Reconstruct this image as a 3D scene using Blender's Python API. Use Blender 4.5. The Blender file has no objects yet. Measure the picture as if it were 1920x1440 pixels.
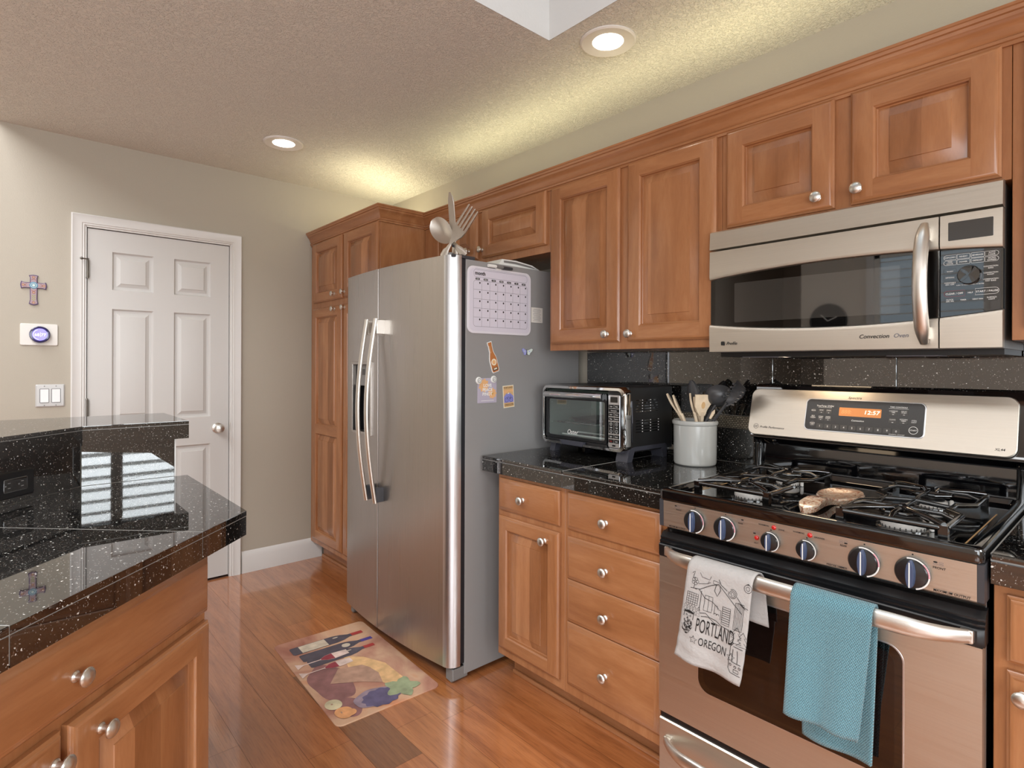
import bpy, bmesh, math, random
from mathutils import Matrix, Vector
from math import sin, cos, pi, radians, sqrt
random.seed(7)
SC = bpy.context.scene
COL = SC.collection

# ------------------------------------------------------------------ camera
FPX, YAW, ROLL, VY = 1072.4, radians(48.3422), radians(0.2085), 684.84
CAM = Vector((3.7234, 0.0, 1.2825))
cd = bpy.data.cameras.new('camera')
cd.sensor_fit = 'HORIZONTAL'; cd.sensor_width = 36.0
cd.lens = 36.0 * FPX / 1920.0
cd.shift_y = -(720.0 - VY) / 1920.0
cd.clip_start = 0.05
cam = bpy.data.objects.new('camera', cd); COL.objects.link(cam)
_f = Vector((-sin(YAW), cos(YAW), 0)); _r = Vector((cos(YAW), sin(YAW), 0)); _u = Vector((0, 0, 1))
_R = _r * cos(ROLL) + _u * sin(ROLL); _U = _u * cos(ROLL) - _r * sin(ROLL)
cam.matrix_world = Matrix(((_R.x, _U.x, -_f.x, CAM.x), (_R.y, _U.y, -_f.y, CAM.y), (_R.z, _U.z, -_f.z, CAM.z), (0, 0, 0, 1)))
SC.camera = cam

# ------------------------------------------------------------------ exposure, sky, lights
SC.view_settings.view_transform = 'Standard'
SC.view_settings.look = 'None'
SC.view_settings.gamma = 1.0
SC.view_settings.use_curve_mapping = False
SC.view_settings.exposure = 0.08
SC.cycles.use_denoising = True
SC.cycles.max_bounces = 8
SC.cycles.diffuse_bounces = 4
SC.cycles.glossy_bounces = 5
SC.cycles.transparent_max_bounces = 8
SC.cycles.sample_clamp_indirect = 6.0
w = bpy.data.worlds.new('sky'); SC.world = w; w.use_nodes = True
w.node_tree.nodes['Background'].inputs[0].default_value = (0.80, 0.90, 1.0, 1)
w.node_tree.nodes['Background'].inputs[1].default_value = 1.5

def area(name, loc, target, sx, sy, power, color=(1, 1, 1), spread=180):
    d = bpy.data.lights.new(name, 'AREA'); d.shape = 'RECTANGLE'; d.size = sx; d.size_y = sy
    d.energy = power; d.color = color; d.spread = radians(spread)
    o = bpy.data.objects.new(name, d); COL.objects.link(o); o.location = loc
    o.rotation_euler = (Vector(target) - Vector(loc)).to_track_quat('-Z', 'Y').to_euler()
    return o
DAY = (0.96, 0.98, 1.0)
area('daylight_fill_rear', (4.95, -3.1, 1.65), (3.2, 1.0, 1.6), 2.3, 1.4, 34, DAY)  # main-light lamp before a bare rear opening added for it
area('daylight_fill_side', (6.2, -1.7, 1.35), (1.0, 0.9, 1.3), 2.3, 2.0, 60, DAY)  # fill lamp at an extra near-wall opening, added for light along X
area('daylight_near', (6.75, 0.86, 1.6), (1.5, 0.7, 1.1), 1.9, 1.6, 145, DAY)
area('great_room_fill', (2.6, -0.95, 3.25), (2.6, -0.5, 0.0), 5.0, 1.4, 150, DAY)  # softbox added under the closed great-room ceiling as overhead fill
area('daylight_skylight', (3.3, 1.15, 3.02), (2.264, 0.95, 2.6), 0.5, 0.4, 3.0, DAY)
area('cabinet_top_light', (0.45, 1.80, 2.110), (0.40, 1.76, 3.0), 0.7, 0.05, 3.2, (1.0, 0.91, 0.58))
for _x, _l, _p in ((1.5, 0.9, 1.1), (2.4, 0.9, 0.9), (3.2, 0.9, 0.8), (4.1, 0.8, 0.8)):
    area('cabinet_top_light', (_x, 1.89, 2.112), (_x, 1.84, 3.0), _l, 0.05, _p, (1.0, 0.93, 0.55), 120)
area('microwave_task_light', (2.95, 1.93, 1.312), (2.95, 1.88, 0.0), 0.2, 0.06, 0.6, (1.0, 0.75, 0.5))

# ------------------------------------------------------------------ materials
def lin(c):
    o = []
    for k in c[:3]:
        k = k / 255.0
        o.append(k / 12.92 if k <= 0.04045 else ((k + 0.055) / 1.055) ** 2.4)
    return (o[0], o[1], o[2], 1.0)

class NT:
    def __init__(s, name):
        s.m = bpy.data.materials.new(name); s.m.use_nodes = True
        s.t = s.m.node_tree; s.b = s.t.nodes['Principled BSDF']; s.out = s.t.nodes['Material Output']
    def n(s, typ, **kw):
        nd = s.t.nodes.new(typ)
        for k, v in kw.items():
            if k.startswith('i_'):
                key = k[2:]
                key = int(key) if key.isdigit() else key.replace('_', ' ')
                nd.inputs[key].default_value = v
            else:
                setattr(nd, k, v)
        return nd
    def l(s, a, b): s.t.links.new(a, b)
    def coord(s, scale=(1, 1, 1), rnd=False, kind='Object'):
        tc = s.n('ShaderNodeTexCoord'); mp = s.n('ShaderNodeMapping'); mp.inputs['Scale'].default_value = scale
        s.l(tc.outputs[kind], mp.inputs['Vector'])
        if rnd:
            oi = s.n('ShaderNodeObjectInfo'); mu = s.n('ShaderNodeMath', operation='MULTIPLY'); mu.inputs[1].default_value = 37.0
            cb = s.n('ShaderNodeCombineXYZ')
            s.l(oi.outputs['Random'], mu.inputs[0])
            for i in range(3): s.l(mu.outputs[0], cb.inputs[i])
            s.l(cb.outputs[0], mp.inputs['Location'])
        return mp.outputs[0]
    def ramp(s, fac, stops):
        r = s.n('ShaderNodeValToRGB'); e = r.color_ramp.elements
        while len(e) < len(stops): e.new(0.5)
        for i, (p, c) in enumerate(stops): e[i].position = p; e[i].color = c
        s.l(fac, r.inputs[0]); return r.outputs[0]
    def bump(s, h, strength, dist=0.01):
        b = s.n('ShaderNodeBump', i_Strength=strength, i_Distance=dist); s.l(h, b.inputs['Height']); s.l(b.outputs[0], s.b.inputs['Normal'])

def plain(name, rgb, rough=0.5, metal=0.0, spec=0.5, coat=0.0, emit=0.0, ior=None, noise=0.0, nscale=40, bumps=0.0, bscale=60, bdist=0.002):
    t = NT(name); b = t.b
    b.inputs['Base Color'].default_value = lin(rgb); b.inputs['Roughness'].default_value = rough
    b.inputs['Metallic'].default_value = metal; b.inputs['Specular IOR Level'].default_value = spec
    b.inputs['Coat Weight'].default_value = coat; b.inputs['Coat Roughness'].default_value = 0.05
    if ior: b.inputs['IOR'].default_value = ior
    if emit:
        b.inputs['Emission Color'].default_value = lin(rgb); b.inputs['Emission Strength'].default_value = emit
    if noise:
        c = t.coord(); nz = t.n('ShaderNodeTexNoise', i_Scale=nscale, i_Detail=4.0); t.l(c, nz.inputs['Vector'])
        k = lin(rgb)
        lo = tuple(x * (1 - noise) for x in k[:3]) + (1,); hi = tuple(min(1, x * (1 + noise)) for x in k[:3]) + (1,)
        t.l(t.ramp(nz.outputs['Fac'], [(0.3, lo), (0.7, hi)]), b.inputs['Base Color'])
    if bumps:
        c = t.coord(); nz = t.n('ShaderNodeTexNoise', i_Scale=bscale, i_Detail=3.0); t.l(c, nz.inputs['Vector'])
        t.bump(nz.outputs['Fac'], bumps, bdist)
    return t.m

WOOD_A, WOOD_B, WOOD_C = lin((146, 94, 58)), lin((163, 109, 70)), lin((178, 125, 85))
def wood(name, grain, stave=0.0, rough=0.26):
    t = NT(name)
    sc = {'z': (7, 7, 1.1), 'x': (1.1, 7, 7)}[grain]
    c = t.coord(sc, True)
    n1 = t.n('ShaderNodeTexNoise', i_Scale=2.2, i_Detail=6.0, i_Roughness=0.55, i_Distortion=0.6); t.l(c, n1.inputs['Vector'])
    col = t.ramp(n1.outputs['Fac'], [(0.28, WOOD_A), (0.52, WOOD_B), (0.78, WOOD_C)])
    c2 = t.coord(tuple(k * 14 for k in sc), True)
    n2 = t.n('ShaderNodeTexNoise', i_Scale=2.0, i_Detail=2.0); t.l(c2, n2.inputs['Vector'])
    g = t.ramp(n2.outputs['Fac'], [(0.3, (0.92, 0.91, 0.90, 1)), (0.6, (1, 1, 1, 1))])
    mx = t.n('ShaderNodeMix', data_type='RGBA', blend_type='MULTIPLY'); mx.inputs['Factor'].default_value = 0.8
    t.l(col, mx.inputs['A']); t.l(g, mx.inputs['B'])
    last = mx.outputs['Result']
    if stave:
        tc = t.n('ShaderNodeTexCoord'); sp = t.n('ShaderNodeSeparateXYZ'); t.l(tc.outputs['Object'], sp.inputs[0])
        oi = t.n('ShaderNodeObjectInfo')
        ad = t.n('ShaderNodeMath', operation='MULTIPLY_ADD'); ad.inputs[1].default_value = 1.0 / stave
        m9 = t.n('ShaderNodeMath', operation='MULTIPLY'); m9.inputs[1].default_value = 91.0
        t.l(oi.outputs['Random'], m9.inputs[0]); t.l(sp.outputs[0], ad.inputs[0]); t.l(m9.outputs[0], ad.inputs[2])
        fl = t.n('ShaderNodeMath', operation='FLOOR'); t.l(ad.outputs[0], fl.inputs[0])
        wn = t.n('ShaderNodeTexWhiteNoise', noise_dimensions='1D'); t.l(fl.outputs[0], wn.inputs['W'])
        rr = t.ramp(wn.outputs['Value'], [(0.0, (0.68, 0.63, 0.58, 1)), (0.45, (0.96, 0.95, 0.93, 1)), (0.7, (1.04, 1.05, 1.07, 1)), (1.0, (1.36, 1.46, 1.60, 1))])
        m2 = t.n('ShaderNodeMix', data_type='RGBA', blend_type='MULTIPLY'); m2.inputs['Factor'].default_value = 0.85
        t.l(last, m2.inputs['A']); t.l(rr, m2.inputs['B']); last = m2.outputs['Result']
    t.l(last, t.b.inputs['Base Color'])
    t.b.inputs['Roughness'].default_value = rough
    t.b.inputs['Coat Weight'].default_value = 0.35; t.b.inputs['Coat Roughness'].default_value = 0.18
    return t.m

def granite(name, rough=0.02, ior=2.05):
    t = NT(name); c0 = t.coord()
    wz = t.n('ShaderNodeTexNoise', i_Scale=260.0, i_Detail=2.0); t.l(c0, wz.inputs['Vector'])
    ws = t.n('ShaderNodeVectorMath', operation='SCALE'); ws.inputs['Scale'].default_value = 0.006; t.l(wz.outputs['Color'], ws.inputs[0])
    wa = t.n('ShaderNodeVectorMath', operation='ADD'); t.l(c0, wa.inputs[0]); t.l(ws.outputs[0], wa.inputs[1]); c = wa.outputs[0]
    nz = t.n('ShaderNodeTexNoise', i_Scale=320.0, i_Detail=3.0); t.l(c, nz.inputs['Vector'])
    base = t.ramp(nz.outputs['Fac'], [(0.42, (0.004, 0.004, 0.004, 1)), (0.62, (0.012, 0.011, 0.010, 1)), (0.76, (0.05, 0.045, 0.04, 1))])
    last = base
    for scale, thr, rad, colr in ((140.0, 0.89, 0.24, (0.74, 0.73, 0.69, 1)), (330.0, 0.86, 0.30, (0.30, 0.29, 0.27, 1)), (210.0, 0.93, 0.34, (0.12, 0.09, 0.07, 1))):
        v = t.n('ShaderNodeTexVoronoi', i_Scale=scale); v.inputs['Randomness'].default_value = 1.0; t.l(c, v.inputs['Vector'])
        sp = t.n('ShaderNodeSeparateColor'); t.l(v.outputs['Color'], sp.inputs[0])
        g1 = t.n('ShaderNodeMath', operation='GREATER_THAN'); g1.inputs[1].default_value = thr; t.l(sp.outputs[0], g1.inputs[0])
        l1 = t.n('ShaderNodeMath', operation='LESS_THAN'); l1.inputs[1].default_value = rad; t.l(v.outputs['Distance'], l1.inputs[0])
        mu = t.n('ShaderNodeMath', operation='MULTIPLY'); t.l(g1.outputs[0], mu.inputs[0]); t.l(l1.outputs[0], mu.inputs[1])
        mx = t.n('ShaderNodeMix', data_type='RGBA'); t.l(mu.outputs[0], mx.inputs['Factor']); t.l(last, mx.inputs['A']); mx.inputs['B'].default_value = colr
        last = mx.outputs['Result']
    t.l(last, t.b.inputs['Base Color'])
    t.b.inputs['Roughness'].default_value = rough; t.b.inputs['IOR'].default_value = ior
    return t.m

def brushed(name, rgb, rough=0.27, grain='x', bumpst=0.06):
    t = NT(name); b = t.b
    b.inputs['Metallic'].default_value = 1.0; b.inputs['Roughness'].default_value = rough
    sc = {'x': (2, 420, 420), 'z': (420, 420, 2), 'y': (420, 2, 420)}[grain]
    c = t.coord(sc); nz = t.n('ShaderNodeTexNoise', i_Scale=1.0, i_Detail=2.0); t.l(c, nz.inputs['Vector'])
    k = lin(rgb)
    t.l(t.ramp(nz.outputs['Fac'], [(0.35, tuple(x * 0.975 for x in k[:3]) + (1,)), (0.65, tuple(min(1, x * 1.02) for x in k[:3]) + (1,))]), b.inputs['Base Color'])
    t.l(t.ramp(nz.outputs['Fac'], [(0.3, (rough * 0.94,) * 3 + (1,)), (0.7, (rough * 1.08,) * 3 + (1,))]), b.inputs['Roughness'])
    return t.m

def wallpaint(name, rgb, st=0.12, scale=180, rough=0.6):
    t = NT(name); b = t.b
    b.inputs['Base Color'].default_value = lin(rgb); b.inputs['Roughness'].default_value = rough
    c = t.coord(); nz = t.n('ShaderNodeTexNoise', i_Scale=scale, i_Detail=2.0); t.l(c, nz.inputs['Vector'])
    t.bump(nz.outputs['Fac'], st, 0.003); return t.m

def ceilingmat(name, rgb):
    t = NT(name); b = t.b
    b.inputs['Base Color'].default_value = lin(rgb); b.inputs['Roughness'].default_value = 0.75
    c = t.coord(); nz = t.n('ShaderNodeTexNoise', i_Scale=85.0, i_Detail=3.0, i_Distortion=1.2); t.l(c, nz.inputs['Vector'])
    r = t.ramp(nz.outputs['Fac'], [(0.46, (0, 0, 0, 1)), (0.56, (1, 1, 1, 1))])
    t.bump(r, 0.65, 0.008); return t.m

def floormat(name):
    t = NT(name); b = t.b
    at = t.n('ShaderNodeAttribute', attribute_name='tone')
    c = t.coord((1.3, 14, 14))
    va = t.n('ShaderNodeVectorMath', operation='ADD'); t.l(c, va.inputs[0]); t.l(at.outputs['Vector'], va.inputs[1])
    n1 = t.n('ShaderNodeTexNoise', i_Scale=1.6, i_Detail=6.0, i_Roughness=0.6, i_Distortion=0.8); t.l(va.outputs[0], n1.inputs['Vector'])
    col = t.ramp(n1.outputs['Fac'], [(0.25, lin((140, 82, 44))), (0.5, lin((172, 106, 60))), (0.8, lin((196, 130, 80)))])
    c2 = t.coord((14, 220, 200)); n2 = t.n('ShaderNodeTexNoise', i_Scale=1.0, i_Detail=2.0); t.l(c2, n2.inputs['Vector'])
    g = t.ramp(n2.outputs['Fac'], [(0.34, (0.62, 0.55, 0.5, 1)), (0.5, (1, 1, 1, 1))])
    m1 = t.n('ShaderNodeMix', data_type='RGBA', blend_type='MULTIPLY'); m1.inputs['Factor'].default_value = 0.5
    t.l(col, m1.inputs['A']); t.l(g, m1.inputs['B'])
    m2 = t.n('ShaderNodeMix', data_type='RGBA', blend_type='MULTIPLY'); m2.inputs['Factor'].default_value = 1.0
    sp = t.n('ShaderNodeAttribute', attribute_name='tint')
    t.l(m1.outputs['Result'], m2.inputs['A']); t.l(sp.outputs['Color'], m2.inputs['B'])
    t.l(m2.outputs['Result'], b.inputs['Base Color'])
    b.inputs['Roughness'].default_value = 0.3; b.inputs['Coat Weight'].default_value = 1.0; b.inputs['Coat Roughness'].default_value = 0.10; b.inputs['Coat IOR'].default_value = 1.9
    return t.m

def knit(name, rgb):
    t = NT(name); b = t.b; b.inputs['Roughness'].default_value = 0.9; b.inputs['Sheen Weight'].default_value = 0.3
    c = t.coord((1, 1, 1), kind='UV')
    mp = t.n('ShaderNodeMapping'); mp.inputs['Rotation'].default_value = (0, 0, radians(45)); mp.inputs['Scale'].default_value = (230, 230, 230); t.l(c, mp.inputs['Vector'])
    ck = t.n('ShaderNodeTexVoronoi', i_Scale=1.0, feature='F1'); ck.inputs['Randomness'].default_value = 0.15; t.l(mp.outputs[0], ck.inputs['Vector'])
    k = lin(rgb)
    t.l(t.ramp(ck.outputs['Distance'], [(0.1, tuple(min(1, x * 1.15) for x in k[:3]) + (1,)), (0.62, tuple(x * 0.5 for x in k[:3]) + (1,))]), b.inputs['Base Color'])
    iv = t.n('ShaderNodeMath', operation='SUBTRACT'); iv.inputs[0].default_value = 1.0; t.l(ck.outputs['Distance'], iv.inputs[1])
    t.bump(iv.outputs[0], 0.9, 0.004); return t.m

def clear(name, tint=(1, 1, 1, 1), fac=0.1):
    t = NT(name); tr = t.n('ShaderNodeBsdfTransparent'); tr.inputs[0].default_value = tint
    gl = t.n('ShaderNodeBsdfGlossy'); gl.inputs['Roughness'].default_value = 0.02
    mx = t.n('ShaderNodeMixShader'); mx.inputs[0].default_value = fac
    lw = t.n('ShaderNodeLayerWeight'); lw.inputs[0].default_value = 0.45
    ml = t.n('ShaderNodeMath', operation='MULTIPLY_ADD'); ml.inputs[1].default_value = 0.6; ml.inputs[2].default_value = fac
    t.l(lw.outputs['Facing'], ml.inputs[0]); t.l(ml.outputs[0], mx.inputs[0])
    t.l(tr.outputs[0], mx.inputs[1]); t.l(gl.outputs[0], mx.inputs[2]); t.l(mx.outputs[0], t.out.inputs['Surface']); return t.m

def weave_metal(name):
    t = NT(name); b = t.b; b.inputs['Metallic'].default_value = 0.8; b.inputs['Roughness'].default_value = 0.35
    c = t.coord((1, 1, 1)); mp = t.n('ShaderNodeMapping'); mp.inputs['Scale'].default_value = (70, 70, 70); t.l(c, mp.inputs['Vector'])
    ck = t.n('ShaderNodeTexBrick', i_Scale=1.0); ck.inputs['Color1'].default_value = lin((190, 178, 158)); ck.inputs['Color2'].default_value = lin((150, 138, 120)); ck.inputs['Mortar'].default_value = (0.02, 0.02, 0.02, 1)
    ck.inputs['Mortar Size'].default_value = 0.07; ck.inputs['Brick Width'].default_value = 0.8; ck.inputs['Row Height'].default_value = 0.5
    sx = t.n('ShaderNodeSeparateXYZ'); cb = t.n('ShaderNodeCombineXYZ'); t.l(mp.outputs[0], sx.inputs[0]); t.l(sx.outputs[0], cb.inputs[0]); t.l(sx.outputs[2], cb.inputs[1])
    t.l(cb.outputs[0], ck.inputs['Vector']); t.l(ck.outputs['Color'], b.inputs['Base Color']); return t.m

def marbled(name):
    t = NT(name); c = t.coord(); nz = t.n('ShaderNodeTexNoise', i_Scale=38.0, i_Detail=5.0, i_Distortion=2.0); t.l(c, nz.inputs['Vector'])
    t.l(t.ramp(nz.outputs['Fac'], [(0.32, lin((120, 55, 35))), (0.42, lin((200, 150, 120))), (0.55, lin((225, 205, 180))), (0.68, lin((170, 95, 70)))]), t.b.inputs['Base Color'])
    t.b.inputs['Roughness'].default_value = 0.15; t.b.inputs['Coat Weight'].default_value = 0.6; return t.m

def matprint(name):
    t = NT(name); c = t.coord()
    nz = t.n('ShaderNodeTexNoise', i_Scale=4.5, i_Detail=5.0, i_Distortion=0.6); t.l(c, nz.inputs['Vector'])
    t.l(t.ramp(nz.outputs['Fac'], [(0.3, lin((150, 92, 78))), (0.45, lin((186, 138, 116))), (0.58, lin((206, 168, 138))), (0.72, lin((204, 140, 104)))]), t.b.inputs['Base Color'])
    t.b.inputs['Roughness'].default_value = 0.5; return t.m

M = {}
M['wood_v'] = wood('cherry_vertical', 'z'); M['wood_h'] = wood('cherry_horizontal', 'x'); M['wood_s'] = wood('cherry_staves', 'z', 0.075)
M['granite'] = granite('black_galaxy_granite'); M['grout'] = plain('grout', (150, 148, 144), 0.7)
M['steel_x'] = brushed('brushed_steel', (212, 204, 192), 0.40, 'x'); M['steel_z'] = brushed('brushed_steel_vertical', (182, 176, 171), 0.29, 'z')
M['steel_edge'] = plain('door_edge_steel', (214, 215, 218), 0.33, 1.0)
M['handle'] = plain('handle_steel', (220, 215, 208), 0.34, 1.0, bumps=0.05, bscale=400)
M['chrome'] = plain('chrome', (225, 225, 225), 0.06, 1.0)
M['hinge'] = plain('hinge_metal', (120, 116, 110), 0.35, 0.8)
M['nickel'] = plain('satin_nickel', (216, 212, 205), 0.32, 1.0)
M['fridge_side'] = plain('grey_textured_paint', (140, 138, 137), 0.40, 0.0, bumps=0.12, bscale=500)
M['black'] = plain('black_plastic', (16, 16, 18), 0.35); M['blackgloss'] = plain('black_enamel', (6, 6, 8), 0.06, spec=0.7, coat=0.6, ior=1.6)
M['blackglass'] = plain('black_glass', (5, 4, 4), 0.02, spec=0.8, ior=1.65)
M['ovenglass'] = plain('oven_glass', (22, 11, 8), 0.04, spec=0.6, ior=1.6)
M['micro_in'] = plain('microwave_screen_glass', (52, 50, 47), 0.03, spec=0.8, ior=1.7)
M['gasket'] = plain('gasket', (22, 24, 30), 0.5); M['darkgrey'] = plain('dark_grey', (58, 58, 62), 0.4); M['midgrey'] = plain('mid_grey', (120, 118, 116), 0.35)
M['iron'] = plain('cast_iron_enamel', (12, 11, 11), 0.13, spec=0.8, coat=0.7)
M['burner'] = plain('burner_aluminium', (214, 209, 203), 0.5, 0.1); M['burnercap'] = plain('burner_cap', (20, 20, 22), 0.3)
M['white'] = plain('white_paint', (222, 218, 212), 0.4); M['trim'] = plain('white_trim_paint', (214, 212, 209), 0.35)
M['doorpaint'] = plain('door_paint', (203, 201, 198), 0.4, bumps=0.04, bscale=300)
M['wall'] = wallpaint('beige_wall', (174, 166, 152)); M['ceiling'] = ceilingmat('knockdown_ceiling', (222, 219, 210)); M['shaft'] = wallpaint('shaft_white', (205, 202, 198), 0.15, 90)
M['floor'] = floormat('wood_planks'); M['floorgap'] = plain('floor_gap', (62, 32, 18), 0.6)
M['lens'] = plain('lamp_lens', (255, 244, 226), 0.4, emit=14.0)
M['red'] = plain('red_lamp', (190, 25, 20), 0.15, coat=0.5); M['ink'] = plain('black_ink', (20, 18, 18), 0.6); M['inkwhite'] = plain('white_ink', (232, 230, 226), 0.5)
M['inkpink'] = plain('pink_ink', (214, 120, 140), 0.5); M['inkred'] = plain('red_ink', (150, 50, 60), 0.5); M['inkgrey'] = plain('grey_ink', (120, 120, 128), 0.5)
M['knobblue'] = plain('knob_face', (66, 78, 106), 0.3); M['knobblack'] = plain('knob_black', (26, 26, 28), 0.3, coat=0.3)
M['amber'] = plain('amber_display', (196, 124, 62), 0.3, emit=0.35); M['ambertext'] = plain('display_digits', (255, 240, 214), 0.4, emit=1.1); M['amberghost'] = plain('display_ghost', (215, 150, 90), 0.3, emit=0.3)
M['key'] = plain('touch_key', (66, 64, 62), 0.4); M['screen'] = plain('control_screen', (34, 30, 26), 0.25)
M['lcdgrey'] = plain('lcd_grey', (64, 62, 60), 0.15)
M['toweltea'] = plain('cotton_towel', (178, 174, 171), 0.95, bumps=0.5, bscale=90, bdist=0.004); M['knit'] = knit('knit_towel', (112, 162, 176))
M['crock'] = plain('grey_glaze', (172, 172, 168), 0.22, coat=0.4); M['beech'] = plain('beech_wood', (222, 202, 174), 0.55, noise=0.14, nscale=30)
M['nylon'] = plain('grey_nylon', (64, 64, 66), 0.32); M['nylonblack'] = plain('black_nylon', (24, 24, 26), 0.3)
M['oven_body'] = plain('black_sheet', (30, 29, 29), 0.42); M['oven_in'] = plain('oven_cavity', (150, 160, 152), 0.35, 0.4); M['foot'] = plain('graphite_plastic', (62, 62, 70), 0.35)
M['ovenclear'] = clear('toaster_glass', (0.82, 0.90, 0.88, 1), 0.06); M['pane'] = clear('window_pane', (0.96, 0.98, 0.98, 1), 0.04)
M['mosaic'] = weave_metal('metal_mosaic'); M['marbled'] = marbled('marbled_ceramic')
M['board'] = plain('whiteboard', (206, 201, 212), 0.3); M['boardrim'] = plain('whiteboard_rim', (214, 210, 216), 0.3)
M['paper'] = plain('paper', (214, 208, 200), 0.7); M['lilac'] = plain('lilac_card', (176, 168, 184), 0.6); M['peach'] = plain('peach_print', (222, 172, 120), 0.6)
M['cream'] = plain('cream', (226, 214, 190), 0.6); M['periwinkle'] = plain('periwinkle', (132, 132, 196), 0.6); M['tan'] = plain('tan_print', (204, 166, 118), 0.6)
M['bottlebrown'] = plain('amber_bottle_print', (178, 112, 62), 0.4); M['butterfly_b'] = plain('butterfly_blue', (168, 172, 226), 0.4); M['butterfly_g'] = plain('butterfly_mint', (205, 216, 208), 0.4)
M['purple'] = plain('purple_clay', (70, 46, 96), 0.45); M['claylilac'] = plain('clay_lilac', (160, 140, 146), 0.5); M['teal'] = plain('teal_glaze', (70, 140, 172), 0.3); M['ochre'] = plain('ochre_glaze', (196, 148, 60), 0.3); M['olive'] = plain('olive_glaze', (150, 158, 60), 0.3); M['rust'] = plain('rust_glaze', (150, 78, 48), 0.3)
M['nestscreen'] = plain('thermostat_screen', (120, 112, 235), 0.2, emit=0.9); M['nestring'] = plain('thermostat_ring', (30, 24, 80), 0.12, coat=0.7); M['nesttext'] = plain('thermostat_digits', (250, 250, 255), 0.3, emit=1.0)
M['plate'] = plain('switch_plate', (196, 195, 194), 0.35, 0.15); M['rocker'] = plain('rocker', (226, 226, 226), 0.3)
M['mat'] = matprint('mat_print'); M['wine'] = plain('wine_red', (150, 62, 74), 0.5, noise=0.22, nscale=22); M['winedark'] = plain('plum_shadow', (142, 100, 98), 0.5, noise=0.22, nscale=22); M['bottle'] = plain('bottle_navy', (82, 78, 88), 0.45, noise=0.22, nscale=22)
M['label'] = plain('bottle_label', (206, 192, 172), 0.5, noise=0.22, nscale=22); M['grape'] = plain('grape_purple', (98, 90, 120), 0.5, noise=0.22, nscale=22); M['grapelight'] = plain('grape_highlight', (150, 132, 144), 0.5, noise=0.22, nscale=22); M['leaf'] = plain('leaf_green', (150, 160, 126), 0.5, noise=0.22, nscale=22); M['wheat'] = plain('wheat', (222, 180, 130), 0.5, noise=0.22, nscale=22)
M['pear'] = plain('pear_cream', (206, 194, 160), 0.5, noise=0.22, nscale=22); M['apple'] = plain('apple_orange', (222, 160, 110), 0.5, noise=0.22, nscale=22); M['capred'] = plain('capsule_red', (168, 60, 58), 0.5); M['capblue'] = plain('capsule_blue', (84, 72, 140), 0.5); M['sack'] = plain('sack_taupe', (176, 140, 120), 0.5, noise=0.22, nscale=22); M['glasspink'] = plain('painted_glass', (220, 196, 186), 0.5, noise=0.22, nscale=22)
M['shutter'] = plain('shutter_white', (222, 220, 214), 0.4); M['garden'] = plain('garden_green', (96, 120, 84), 0.9, noise=0.5, nscale=6)
M['backwall'] = wallpaint('rear_wall_paint', (206, 198, 186)); M['greatfloor'] = plain('rear_floor', (150, 90, 50), 0.4)
M['scrapwhite'] = plain('white_plastic', (226, 226, 222), 0.4)

# ------------------------------------------------------------------ geometry helpers
_TXT = {}
def textmesh(s, font_shear=0.0, bold=0.008):
    k = (s, font_shear, bold)
    if k not in _TXT:
        cu = bpy.data.curves.new('t', 'FONT'); cu.body = s; cu.size = 1.0; cu.shear = font_shear; cu.resolution_u = 3; cu.offset = bold
        ob = bpy.data.objects.new('t', cu)
        me = ob.to_mesh()
        _TXT[k] = ([tuple(v.co) for v in me.vertices], [tuple(p.vertices) for p in me.polygons])
        ob.to_mesh_clear(); bpy.data.objects.remove(ob); bpy.data.curves.remove(cu)
    return _TXT[k]

def rrect(cx, cz, w_, h_, r, n=5):
    r = max(1e-5, min(r, w_ / 2 - 1e-5, h_ / 2 - 1e-5)); pts = []
    for (sx, sz, a0) in ((1, -1, -90), (1, 1, 0), (-1, 1, 90), (-1, -1, 180)):
        for i in range(n + 1):
            a = radians(a0 + 90.0 * i / n)
            pts.append((cx + sx * (w_ / 2 - r) + r * cos(a), cz + sz * (h_ / 2 - r) + r * sin(a)))
    return pts
def ell(cx, cz, rx, rz, n=24, a0=0.0):
    return [(cx + rx * cos(2 * pi * i / n + a0), cz + rz * sin(2 * pi * i / n + a0)) for i in range(n)]

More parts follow.
